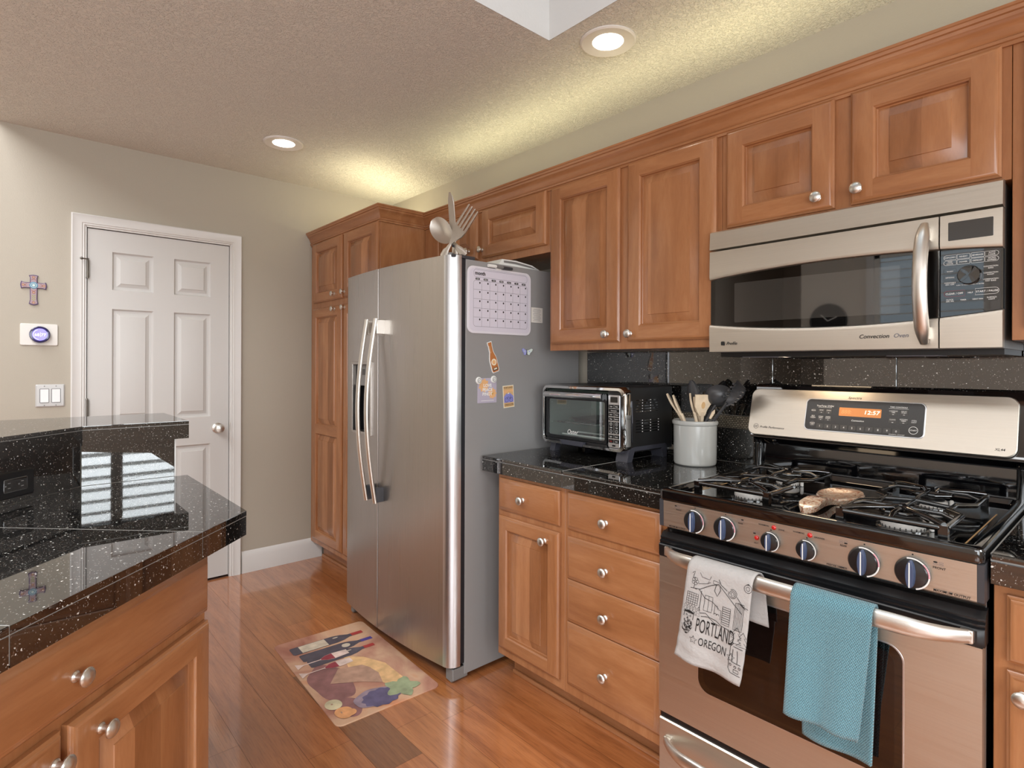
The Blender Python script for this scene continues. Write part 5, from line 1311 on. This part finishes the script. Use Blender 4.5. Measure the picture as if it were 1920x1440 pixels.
util('slotted_spoon', 'grey nylon slotted spoon standing edge-on at the left of the crock', 'spoon', A(.02, .03), (2.536, 1.985, 1.228), slotted, radians(118))
def ladle(mb, L_):
    mb.tube([(0, 0, 0), (0, 0, L_ - .03)], .0055, 'nylon', 10)
    prof = [(.0001, -.044), (.012, -.0428), (.024, -.039), (.036, -.031), (.045, -.018), (.049, .0), (.0475, .0), (.043, -.017), (.033, -.030), (.018, -.039), (.0001, -.0415)]
    old = mb.M; mb.M = old @ Matrix.Translation((0, .020, L_ - .002)) @ Matrix.Rotation(radians(-62), 4, 'X'); mb.lathe(prof, 'nylon', n=28, cap=False); mb.M = old
util('ladle', 'dark nylon ladle with round bowl turned to the back of the crock', 'ladle', A(-.03, -.02), (2.648, 1.998, 1.172), ladle, 0)
util('basting_spoon', 'black nylon spoon lying flattest behind the ladle in the crock', 'spoon', A(-.04, .0), (2.648, 2.030, 1.226), spoon('nylonblack', .030, .105, .005, .012), radians(35))
def pasta(mb, L_):
    mb.tube([(0, 0, 0), (0, 0, L_ - .09)], .0055, 'nylon', 10)
    N = 10; loops = []
    for i in range(N + 1):
        k = i / N; w_ = .008 + .020 * sin(min(1, k * 1.25) * pi / 2) * (1 if k < .8 else 1 - (k - .8) * 1.2)
        loops.append([(w_ * cos(a), .020 * sin(pi * k) ** .8 * (1 - .35 * cos(a) ** 2) + .004 * sin(a), L_ - .10 + .10 * k) for a in [2 * pi * j / 14 for j in range(14)]])
    mb.loft(loops, 'nylon', smooth=True)
    for i in range(5):
        for sgn in (-1, 1): mb.tube([(sgn * .020, .010 - .002 * abs(i - 2), L_ - .080 + i * .015), (sgn * .023, .002, L_ - .079 + i * .015), (sgn * .022, -.008, L_ - .078 + i * .015)], .0038, 'nylon', 10)
util('pasta_server', 'grey nylon pasta server with teeth leaning right out of the crock', 'server', A(-.045, .01), (2.744, 1.966, 1.218), pasta, radians(-66))
util('wooden_spreader', 'short light spreader leaning right at the rim of the crock', 'spreader', A(-.02, -.02), (2.652, 1.950, 1.122), spatula('beech', [(-.004, -.04), (.004, -.04), (.006, -.012), (.0, 0), (-.006, -.012)], .004, .004), 0)

# ================================================================== spoon rest
sr = MB(Matrix.Translation((3.128, 1.700, .9056)) @ Matrix.Rotation(radians(0), 4, 'Z'))
out_ = []
def srw(k):   # half width along the length, k 0 tail .. 1 head end
    if k < .08: return .024 * (k / .08) ** .5
    if k < .42: return .0255 - .006 * (k - .08) / .34
    if k < .56: return .0195 + .020 * ((k - .42) / .14) ** 1.4
    return .058 * sqrt(max(0, 1 - ((k - .745) / .255) ** 2)) * .97 + .0005
N = 40; ys_ = [-.172 + .345 * i / N for i in range(N + 1)]
loops = []
for i in range(N + 1):
    k = i / N; w_ = max(.001, srw(k)); y = ys_[i]; zr = .016 if k > .5 else .018 - .010 * abs(k - .25)
    dish = .011 * max(0, 1 - ((k - .745) / .2) ** 2) if k > .5 else 0
    arch = .012 * max(0, 1 - ((k - .24) / .24) ** 2)
    loops.append([(-w_ * .82, y, arch * .6), (-w_, y, zr * .7 + arch), (-w_ * .93, y, zr + arch), (-w_ * .5, y, zr - dish * .8 + arch), (0, y, zr - dish + arch), (w_ * .5, y, zr - dish * .8 + arch), (w_ * .93, y, zr + arch), (w_, y, zr * .7 + arch), (w_ * .82, y, arch * .6), (0, y, arch * .6)])
sr.loft(loops, 'marbled', smooth=True)
tag(sr.build('spoon_rest', loc=(3.128, 1.70, .906)), 'marbled brown and cream ceramic spoon rest on the cooktop between the grates', 'spoon rest')

# ================================================================== refrigerator side
def FS(y, z, d=0.0005): return wallframe(FX1 + d, y, z)
cal = thing('whiteboard_calendar', 'white dry-erase month calendar stuck on the refrigerator side', 'calendar', (FX1 + .0005, 1.592, 1.553))
mb = MB(FS(1.592, 1.553)); mb.slab(rrect(0, 0, .356, .278, .030, 7), 0, -.004, 'boardrim', .0015); mb.slab(rrect(0, .0, .336, .258, .022, 7), -.003, -.0045, 'board')
mb.M = FS(1.592, 1.553, .0052)
gx = [-.148 + .302 * i / 7 for i in range(8)]; gz = [.080 - .190 * i / 5 for i in range(6)]
for x in gx[1:-1]: mb.line([(x, gz[0]), (x, gz[-1])], .0011, 0, 'inkgrey')
for z in gz[1:-1]: mb.line([(gx[0], z), (gx[-1], z)], .0011, 0, 'inkgrey')
mb.line(rrect((gx[0] + gx[-1]) / 2, (gz[0] + gz[-1]) / 2, gx[-1] - gx[0], gz[0] - gz[-1], .012, 5), .0012, 0, 'inkgrey', True)
mb.line(rrect(.003, .110, .300, .030, .012, 5), .0011, 0, 'inkgrey', True); mb.text('month', -.140, .111, .021, 'ink', align='l', bold=.035); mb.line([(-.14, .130), (.145, .130)], .0009, 0, 'inkgrey')
for i, dname in enumerate(('SUN', 'MON', 'TUE', 'WED', 'THU', 'FRI', 'SAT')):
    cx_ = (gx[i] + gx[i + 1]) / 2; mb.sheet(rrect(cx_, .0868, .023, .0085, .003, 3), 0, 'darkgrey'); mb.text(dname, cx_, .0868, .0062, 'inkwhite', y=-.0004)
    for j in range(5): mb.sheet(ell(gx[i + 1] - .010, gz[j] - .009, .0035, .0042, 12), 0, 'ink')
mb.build('board', cal)
mk = MB(FS(1.585, 1.7005, .010)); mk.lathe([(.0065, -.068), (.0070, -.066), (.0070, -.026), (.0060, -.024)], 'scrapwhite', (0, 0, 0), 'x', 14); mk.lathe([(.0062, -.024), (.0075, -.020), (.0075, .012), (.006, .014)], 'midgrey', (0, 0, 0), 'x', 14); mk.lathe([(.0070, .014), (.0070, .022), (.0060, .066), (.004, .068)], 'darkgrey', (0, 0, 0), 'x', 14)
mk.box(-.022, .008, .002, .0095, -.012, .002, 'scrapwhite', .002)
tag(mk.build('marker_pen', loc=(FX1 + .01, 1.585, 1.70)), 'white capped marker pen clipped above the month calendar', 'marker')
mb = MB(FS(1.811, 1.510)); mb.slab(rrect(0, 0, .071, .068, .001, 2), 0, -.0012, 'paper'); mb.M = FS(1.811, 1.510, .0019)
for i in range(11):
    w_ = .050 if i % 3 else .040; mb.line([(-.5 * w_, .027 - i * .0053), (.5 * w_, .027 - i * .0053)], .0014, 0, 'inkgrey')
tag(mb.build('paper_note'), 'small cream paper with lines of tiny print right of the calendar', 'note')
# bottle magnet
bt = Matrix.Translation((FX1 + .0006, 1.5495, 1.3165)) @ wallframe(0, 0, 0) @ Matrix.Rotation(radians(-17), 4, 'Y')
def bottle_outline(e=0.0):
    half = [(.0095 + e, .064 + e), (.0095 + e, .054), (.0080 + e, .050), (.0085 + e, .022), (.0165 + e, -.002), (.0180 + e, -.010), (.0180 + e, -.056), (.014 + e, -.064 - e)]
    return [(-x, z) for x, z in half] + [(x, z) for x, z in reversed(half)]
mb = MB(bt); mb.slab(bottle_outline(.003), 0, -.0025, 'scrapwhite', .0006); mb.sheet(bottle_outline(), -.0028, 'bottlebrown'); mb.sheet(ell(0, -.022, .0145, .0145, 20), -.0031, 'cream'); mb.sheet(ell(0, -.022, .009, .009, 18), -.0033, 'peach'); mb.sheet(rrect(0, -.052, .026, .012, .001, 2), -.0031, 'darkgrey'); mb.sheet(rrect(0, -.051, .018, .006, .001, 2), -.0033, 'cream'); mb.sheet(rrect(-.004, .034, .003, .03, .001, 2), -.0031, 'tan')
tag(mb.build('bottle_magnet'), 'brown beer bottle shaped magnet tilted on the refrigerator side', 'magnet')
# butterfly magnet
wing = [(.001, -.004), (.010, -.014), (.018, -.013), (.020, -.006), (.030, .002), (.036, .012), (.028, .016), (.014, .010), (.001, .006)]
mb = MB(Matrix.Translation((FX1 + .0006, 1.744, 1.342)) @ wallframe(0, 0, 0))
for sg, mt in ((1, 'butterfly_g'), (-1, 'butterfly_b')):
    old = mb.M; mb.M = old @ Matrix.Rotation(radians(-7) * sg, 4, 'Z'); P2 = [(sg * x * (1 if sg > 0 else .8), z) for x, z in wing]; mb.slab(P2, .0, -.0045, mt, .0006); mb.line(P2, .0012, -.0048, 'inkgrey' if sg > 0 else 'periwinkle', True); mb.sheet(ell(sg * .016, .003, .004, .003, 10), -.0049, 'butterfly_b' if sg > 0 else 'butterfly_g'); mb.M = old
mb.tube([(0, -.005, -.012), (0, -.0065, 0), (0, -.005, .010)], .0022, 'darkgrey', 8)
mb.box(-.004, .004, -.003, .0006, -.006, .006, 'darkgrey')
tag(mb.build('butterfly_magnet'), 'small pale blue and mint butterfly magnet on the refrigerator side', 'magnet')
# card
mb = MB(FS(1.521, 1.1755)); mb.slab([(-.0515, -.0515), (.0515, -.0515), (.0515, .0530), (-.0515, .0530)], 0, -.001, 'lilac')
def flower(cx_, cz, R_, mat, n=9): mb.sheet([(cx_ + R_ * (1 + .13 * cos(n * t)) * cos(t), cz + R_ * (1 + .13 * cos(n * t)) * sin(t)) for t in [2 * pi * i / 72 for i in range(72)]], -.0013, mat)
flower(-.018, .022, .026, 'peach'); flower(.028, -.012, .021, 'peach'); mb.sheet(ell(.028, -.012, .006, .006, 14), -.0015, 'ochre')
mb.M = FS(1.521, 1.1755, .0021)
for i, s_ in enumerate(('LOVE', 'PEACE', 'PINOT')): mb.text(s_, .002, .022 - i * .018, .0185, 'inkwhite', bold=.03)
mb.line([(-.033, -.0425), (.036, -.0415)], .0016, 0, 'inkwhite')
tag(mb.build('greeting_card'), 'lilac card reading LOVE PEACE PINOT held under two round magnets', 'card')
for y, z, lb, s_ in ((1.4735, 1.2185, 'round white magnet with a dark ring on the left corner of the lilac card', 'S'), (1.5545, 1.2225, 'round white magnet with a dark ring on the right corner of the lilac card', 'N')):
    mb = MB(FS(y, z, .0018)); mb.lathe([(.0150, 0), (.0155, -.003), (.0135, -.0060), (.0001, -.0072)], 'scrapwhite', (0, 0, 0), 'y', 26); mb.line(ell(0, 0, .0088, .0088, 20), .0014, -.0073, 'ink', True); mb.line([(r_ * .0011 * cos(r_ * .9), r_ * .0011 * sin(r_ * .9)) for r_ in range(1, 6)], .0014, -.0074, 'ink')
    tag(mb.build('round_magnet'), lb, 'magnet', 'round magnets on the lilac card')
# sticker
mb = MB(FS(1.641, 1.147) @ Matrix.Rotation(radians(-4), 4, 'Y')); mb.slab([(-.031, -.048), (.031, -.048), (.031, .048), (-.031, .048)], 0, -.0012, 'cream'); mb.sheet([(-.0275, -.0445), (.0275, -.0445), (.0275, .0445), (-.0275, .0445)], -.0014, 'tan')
mb.sheet([(-.0275, .012), (-.012, .016), (.004, .022), (.0275, .018), (.0275, .030), (-.0275, .028)], -.0016, 'peach'); mb.sheet([(-.0275, .0), (-.012, .014), (-.002, .010), (.006, .016), (.0275, .0), (.0275, -.026), (-.0275, -.026)], -.0016, 'periwinkle'); mb.sheet([(-.006, .012), (.006, .012), (.0, .017)], -.0018, 'inkwhite')
for x in (-.012, .013): mb.line(ell(x, -.014, .0095, .0095, 18), .0013, -.0018, 'ink', True)
mb.line([(-.012, -.014), (-.003, .000), (.013, -.014)], .0013, -.0018, 'ink'); mb.line([(-.003, 0), (-.012, -.014)], .0013, -.0018, 'ink'); mb.line([(.013, -.014), (.009, .003), (.013, .004)], .0013, -.0018, 'ink')
mb.M = mb.M @ Matrix.Translation((0, -.0018, 0)); mb.text('OREGON', 0, -.0355, .0125, 'ink'); mb.text('PORTLAND', 0, .0385, .0095, 'ink')
tag(mb.build('sticker_magnet'), 'stamp-shaped bicycle and mountain magnet reading OREGON', 'magnet')

# ---- on top of the refrigerator
ct = thing('cutlery_sculpture', 'oversized metal knife, fork and spoon ornament standing on the refrigerator', 'ornament', (1.80, 1.41, 1.7310))
CFM = Matrix.Translation((1.772, 1.40, 1.7310)) @ Matrix.Rotation(radians(18), 4, 'Z')
def cut(name, x0, z0, x1, z1, y, fn):
    a, b = Vector((x0, y, z0)), Vector((x1, y, z1)); d = (b - a).normalized(); L_ = (b - a).length; vy = Vector((0, 1, 0)); vx = vy.cross(d)
    Fm = CFM @ Matrix(((vx.x, vy.x, d.x, a.x), (vx.y, vy.y, d.y, a.y), (vx.z, vy.z, d.z, a.z), (0, 0, 0, 1)))
    mb = MB(Fm); fn(mb, L_); return mb.build(name, ct)
def handle_(mb, L_, hl, w0=.017, w1=.007):
    mb.loft([[(w0 * k * cos(t), .0035 * sin(t), z) for t in [2 * pi * i / 14 for i in range(14)]] for z, k in ((0, .6), (.006, .95), (.03, 1.0), (hl * .6, .62), (hl, w1 / w0))], 'handle', smooth=True)
def f_spoon(mb, L_):
    hl = L_ - .145; handle_(mb, L_, hl); N = 14; loops = []
    for i in range(N + 1):
        k = i / N; w_ = .046 * sqrt(max(0.01, 1 - (2 * k - 1) ** 2)) * (1.08 - .16 * (1 - k)); w_ = max(w_, .006 if k < .5 else .002)
        dp = .016 * sin(pi * k)
        loops.append([(w_ * cos(t), (dp * sin(t) ** 2) + (.0018 if sin(t) < 0 else -.0004), hl + .145 * k) for t in [2 * pi * j / 20 for j in range(20)]])
    mb.loft(loops, 'handle', smooth=True)
def f_fork(mb, L_):
    hl = L_ - .175; handle_(mb, L_, hl)
    mb.slab([(-.006, hl - .004), (.006, hl - .004), (.016, hl + .025), (.030, hl + .050), (.0325, hl + .075), (-.0325, hl + .075), (-.030, hl + .050), (-.016, hl + .025)], .003, -.003, 'handle', .001)
    for x in (-.0275, -.0092, .0092, .0275): mb.slab([(x - .0052, hl + .072), (x + .0052, hl + .072), (x + .0036, L_ - .004), (x, L_), (x - .0036, L_ - .004)], .003, -.003, 'handle', .001)
def f_knife(mb, L_):
    hl = L_ * .36; handle_(mb, L_, hl, .015, .009)
    mb.slab([(-.010, hl - .003), (.010, hl - .003), (.0165, hl + .02), (.0170, L_ - .05), (.012, L_ - .02), (.004, L_ - .002), (-.004, L_), (-.0125, L_ - .03), (-.0165, hl + .015)], .0025, -.0025, 'handle', .0012)
cut('spoon', .060, .004, -.118, .172, .010, f_spoon); cut('fork', -.050, .004, .112, .192, -.006, f_fork); cut('knife', .0, .004, -.030, .285, .022, f_knife)
mb = MB(CFM); mb.slab(rrect(0, 0, .15, .05, .02), 0, .0, 'darkgrey') if False else mb.box(-.06, .06, -.015, .03, 0, .006, 'darkgrey', .002); mb.tube([(0, .002, .050), (.004, .016, .05)], .006, 'darkgrey', 8); mb.build('base', ct)
tr = MB(); 
tr.loft([[(1.70 + .0, 1.60 + y, 1.7165 + z) for y, z in ((0, .002), (.02, .028), (.10, .030), (.20, .020), (.255, .001), (.24, 0))], [(1.835, 1.60 + y, 1.7165 + z) for y, z in ((0, .002), (.02, .028), (.10, .030), (.20, .020), (.255, .001), (.24, 0))]], 'scrapwhite')
tr.loft([[(1.8355, 1.60 + y, 1.7165 + z) for y, z in ((.03, .014), (.03, .023), (.10, .024), (.19, .016), (.235, .005), (.10, .014))], [(1.8362, 1.60 + y, 1.7165 + z) for y, z in ((.03, .014), (.03, .023), (.10, .024), (.19, .016), (.235, .005), (.10, .014))]], 'midgrey')
tag(tr.build('document_tray', loc=(1.77, 1.72, 1.7165)), 'flat white plastic tray lying on the rear of the refrigerator top', 'tray')

# ================================================================== floor mat
mat_o = thing('floor_mat', 'kitchen floor mat printed with wine bottles, glasses, grapes and fruit', 'mat', (1.449, 1.108, 0))
MF = Matrix.Translation((1.071, .917, 0)) @ Matrix.Rotation(radians(-2.6), 4, 'Z')     # x along the room, y towards the cabinets
def MFy(z): return MF @ Matrix.Translation((0, 0, z)) @ topframe(0, 0, 0)
mb = MB(MFy(0)); ML, MW = .742, .425
mb.slab(rrect(ML / 2, MW / 2, ML, MW, .026, 6), -.0002, -.0042, 'mat', .001)
y_ = -.0044
def art(pts, mat, lay=0): mb.sheet(pts, -.0044 - .0002 * lay, mat)
def blob(cx_, cz, rx, rz, mat, lay, k=0.0, n=7, rot=0.0, N=44):
    P2 = []
    for i in range(N):
        t = 2 * pi * i / N; r_ = 1 + k * sin(n * t + cx_ * 40); x, z = rx * r_ * cos(t), rz * r_ * sin(t)
        P2.append((cx_ + x * cos(rot) - z * sin(rot), cz + x * sin(rot) + z * cos(rot)))
    art(P2, mat, lay)
def px_(u, v):      # printed design laid out in fractions of the mat
    return (u * ML, v * MW)
blob(.445, .095, .150, .078, 'winedark', 0, .06, 5); blob(.650, .078, .070, .052, 'winedark', 1, .05, 4)
art([px_(.38, .50), px_(.56, .44), px_(.86, .66), px_(.86, .80), px_(.60, .78), px_(.46, .66)], 'wheat', 2)
def pbottle(x, z0, z1, w_, cap, lab_, lay):
    h = z1 - z0
    art([(x - w_, z0 + .006), (x - w_ * .8, z0), (x + w_ * .8, z0), (x + w_, z0 + .006), (x + w_, z0 + h * .60), (x + w_ * .8, z0 + h * .70), (x + w_ * .36, z0 + h * .80), (x + w_ * .36, z1), (x - w_ * .36, z1), (x - w_ * .36, z0 + h * .80), (x - w_ * .8, z0 + h * .70), (x - w_, z0 + h * .60)], 'bottle', lay)
    art([(x - w_ * .38, z0 + h * .84), (x + w_ * .38, z0 + h * .84), (x + w_ * .36, z1 + .002), (x - w_ * .36, z1 + .002)], cap, lay + 1)
    if lab_: art([(x - w_ * .92, z0 + h * .12), (x + w_ * .92, z0 + h * .12), (x + w_ * .92, z0 + h * .48), (x - w_ * .92, z0 + h * .48)], lab_, lay + 1)
    art(ell(x - w_ * .4, z0 + h * .62, w_ * .14, h * .04, 12), 'label', lay + 1)
pbottle(.195, .060, .385, .034, 'capblue', None, 2); blob(.195 , .262, .017, .019, 'label', 4)
pbottle(.262, .070, .365, .034, 'capred', None, 3)
pbottle(.112, .045, .375, .036, 'capred', 'label', 5)
def pglass(x, z0, z1, lay):
    h = z1 - z0; b = z0 + h * .46
    art([(x - .024, z0), (x + .024, z0), (x + .012, z0 + .016), (x + .003, z0 + .03), (x + .003, b), (x - .003, b), (x - .003, z0 + .03), (x - .012, z0 + .016)], 'glasspink', lay)
    art([(x - .005, b), (x + .005, b), (x + .022, b + h * .12), (x + .026, b + h * .26), (x + .020, z1), (x - .020, z1), (x - .026, b + h * .26), (x - .022, b + h * .12)], 'glasspink', lay)
    art([(x - .005, b + .002), (x + .005, b + .002), (x + .021, b + h * .12), (x + .024, b + h * .25), (x - .024, b + h * .25), (x - .021, b + h * .12)], 'wine', lay + 1)
pglass(.252, .020, .245, 8); pglass(.330, .012, .230, 8)
art([px_(.50, .36), px_(.62, .20), px_(.70, .44), px_(.78, .60), px_(.64, .66), px_(.54, .58)], 'sack', 5); art([px_(.60, .62), px_(.72, .66), px_(.64, .74)], 'wheat', 6)
blob(.655, .185, .060, .082, 'grapelight', 7, .03, 6); blob(.668, .205, .058, .074, 'grape', 8, .07, 11)
art([(.655 + .075 * (1 + .22 * cos(5 * t) + .05 * cos(15 * t)) * cos(t) * .8, .300 + .060 * (1 + .22 * cos(5 * t)) * sin(t)) for t in [2 * pi * i / 70 for i in range(70)]], 'leaf', 9)
art([(.655 + .055 * (1 + .2 * cos(5 * t + 1)) * cos(t) * .8, .288 + .040 * (1 + .2 * cos(5 * t + 1)) * sin(t)) for t in [2 * pi * i / 60 for i in range(60)]], 'pear', 8) if False else None
blob(.605, .040, .036, .030, 'pear', 8, .03, 2); blob(.600, .036, .005, .004, 'sack', 9); blob(.676, .052, .038, .032, 'apple', 10, .04, 3); blob(.690, .072, .020, .022, 'apple', 11, .05, 2); blob(.672, .044, .006, .003, 'sack', 12)
mb.build('printed_surface', mat_o)

# ================================================================== things on the door wall
cr = thing('wall_cross', 'small painted ceramic cross with purple edge on the beige wall', 'cross', (.002, .113, 1.65))
CF = Matrix.Translation((0.002, .1125, 1.672)) @ wallframe(0, 0, 0)
def arm(L_, w0, w1, rot):
    P2 = [(-w0, 0), (-w0 * .95, L_ * .72), (-w1, L_ * .86), (-w1 * 1.12, L_ * .93), (-w1 * .7, L_ * .96), (0, L_), (w1 * .7, L_ * .96), (w1 * 1.12, L_ * .93), (w1, L_ * .86), (w0 * .95, L_ * .72), (w0, 0)]
    c, s_ = cos(rot), sin(rot); return [(x * c - z * s_, x * s_ + z * c) for x, z in P2]
mb = MB(CF)
for L_, rt in ((.0525, 0), (.0510, pi / 2), (.0990, pi), (.0510, -pi / 2)): mb.slab(arm(L_, .0145, .0165, rt), 0, -.006, 'purple', .001)
for L_, rt in ((.0490, 0), (.0475, pi / 2), (.0955, pi), (.0475, -pi / 2)): mb.slab(arm(L_, .0118, .0132, rt), -.005, -.0072, 'claylilac', .0006)
mb.slab(ell(0, 0, .0165, .0165, 24), -.006, -.0088, 'teal', .001); mb.slab(ell(0, 0, .006, .006, 14), -.008, -.0098, 'butterfly_g', .0006); mb.line(ell(0, 0, .011, .011, 22), .0018, -.009, 'cream', True)
for x, z in ((0, .040), (.040, 0), (-.040, 0), (0, -.036), (0, -.086)): mb.line([(x + .006 * cos(2 * pi * i / 8 + .2), z + .006 * sin(2 * pi * i / 8 + .2)) for i in range(8)], .0018, -.0074, 'rust', True); mb.sheet(ell(x, z, .0028, .0028, 8), -.0075, 'ochre')
for x, z, rt in ((0, .025, 0), (.025, 0, -pi / 2), (-.025, 0, pi / 2), (0, -.023, pi)): mb.line([(x + .008 * cos(a + rt), z + .006 * sin(a + rt)) for a in [pi * i / 8 for i in range(9)]], .002, -.0074, 'rust')
for z in (-.052, -.062, -.072):
    mb.line([(-.007, z + .004), (0, z - .003), (.007, z + .004)], .003, -.0074, 'olive')
mb.build('painted_body', cr)
th = thing('thermostat', 'round purple-lit digital thermostat on a white wall plate', 'thermostat', (.002, .1345, 1.4275))
mb = MB(Matrix.Translation((.001, .1345, 1.4275)) @ wallframe(0, 0, 0)); mb.slab(rrect(0, 0, .1465, .1075, .007, 5), 0, -.006, 'white', .0015); mb.build('wall_plate', th)
TF = Matrix.Translation((.001, .1362, 1.427)) @ wallframe(0, 0, 0)
mb = MB(TF); mb.lathe([(.037, -.005), (.0395, -.010), (.0415, -.022), (.0405, -.028), (.037, -.030), (.0001, -.030)], 'nestring', (0, 0, 0), 'y', 40); mb.build('dial_ring', th)
mb = MB(TF); mb.lathe([(.0300, -.0295), (.0300, -.0308), (.0001, -.0312)], 'nestscreen', (0, 0, 0), 'y', 36); mb.M = TF @ Matrix.Translation((0, -.0318, 0)); mb.text('68', -.011, -.001, .0195, 'nesttext'); mb.text('77', .0145, -.001, .0195, 'nesttext'); mb.line([(.002, -.012), (.002, .011)], .0012, 0, 'nesttext'); mb.line([(.025 * cos(a), .025 * sin(a)) for a in [1.9 + i * .2 for i in range(14)]], .0012, 0, 'nesttext')
mb.build('screen', th)
sw = thing('light_switch', 'double rocker light switch in a silver plate beside the door casing', 'switch', (.001, .1785, 1.120))
SF_ = Matrix.Translation((.0005, .1785, 1.120)) @ wallframe(0, 0, 0)
mb = MB(SF_); mb.slab(rrect(0, 0, .1155, .114, .004, 3), 0, -.0075, 'plate', .005)
for x in (-.023, .023):
    for z in (-.048, .048): mb.lathe([(.0028, -.0072), (.0024, -.0086)], 'midgrey', (x, 0, z), 'y', 10)
    mb.line(rrect(x, 0, .0355, .0690, .002, 3), .0022, -.0078, 'darkgrey', True)
mb.build('face_plate', sw)
for x in (-.023, .023):
    mb = MB(SF_); mb.loft([[(x - .0165, -.006, z), (x + .0165, -.006, z), (x + .0165, -y, z), (x - .0165, -y, z)] for z, y in ((-.033, .0125), (0, .0088), (.033, .0078))], 'rocker'); mb.build('rocker', sw)

# ================================================================== recessed ceiling lights
for x, y, lb in ((2.405, 1.632, 'round recessed ceiling light beside the skylight corner'), (.651, 1.108, 'round recessed ceiling light toward the white door')):
    t = thing('recessed_light', lb, 'ceiling light', (x, y, CEIL), 0, 'recessed ceiling lights')
    mb = MB(Matrix.Translation((x, y, CEIL))); mb.lathe([(.1000, -.0001), (.1000, -.004), (.094, -.0075), (.056, -.0035), (.054, .0)], 'white', n=48, cap=False); mb.build('trim_ring', t)
    mb = MB(Matrix.Translation((x, y, CEIL))); mb.lathe([(.0555, -.0030), (.040, -.0050), (.0001, -.0058)], 'lens', n=40, cap=False); mb.build('lens', t)

# clock on the rear wall (seen mirrored in the microwave glass)
ckf = Matrix.Translation((1.34, YR + .001, 1.78)) @ Matrix.Rotation(pi, 4, 'Z')
ckw = thing('wall_clock', 'round dark wall clock on the white rear wall behind the viewer', 'clock', (1.34, YR + .001, 1.78))
mb = MB(ckf); mb.lathe([(.19, 0), (.19, -.02), (.18, -.028), (.172, -.022), (.0001, -.022)], 'black', (0, 0, 0), 'y', 40); mb.build('case', ckw)
mb = MB(ckf); mb.line([(0, 0), (.07, .07)], .01, -.026, 'inkwhite'); mb.line([(0, 0), (-.09, .04)], .01, -.026, 'inkwhite'); mb.build('hand', ckw)
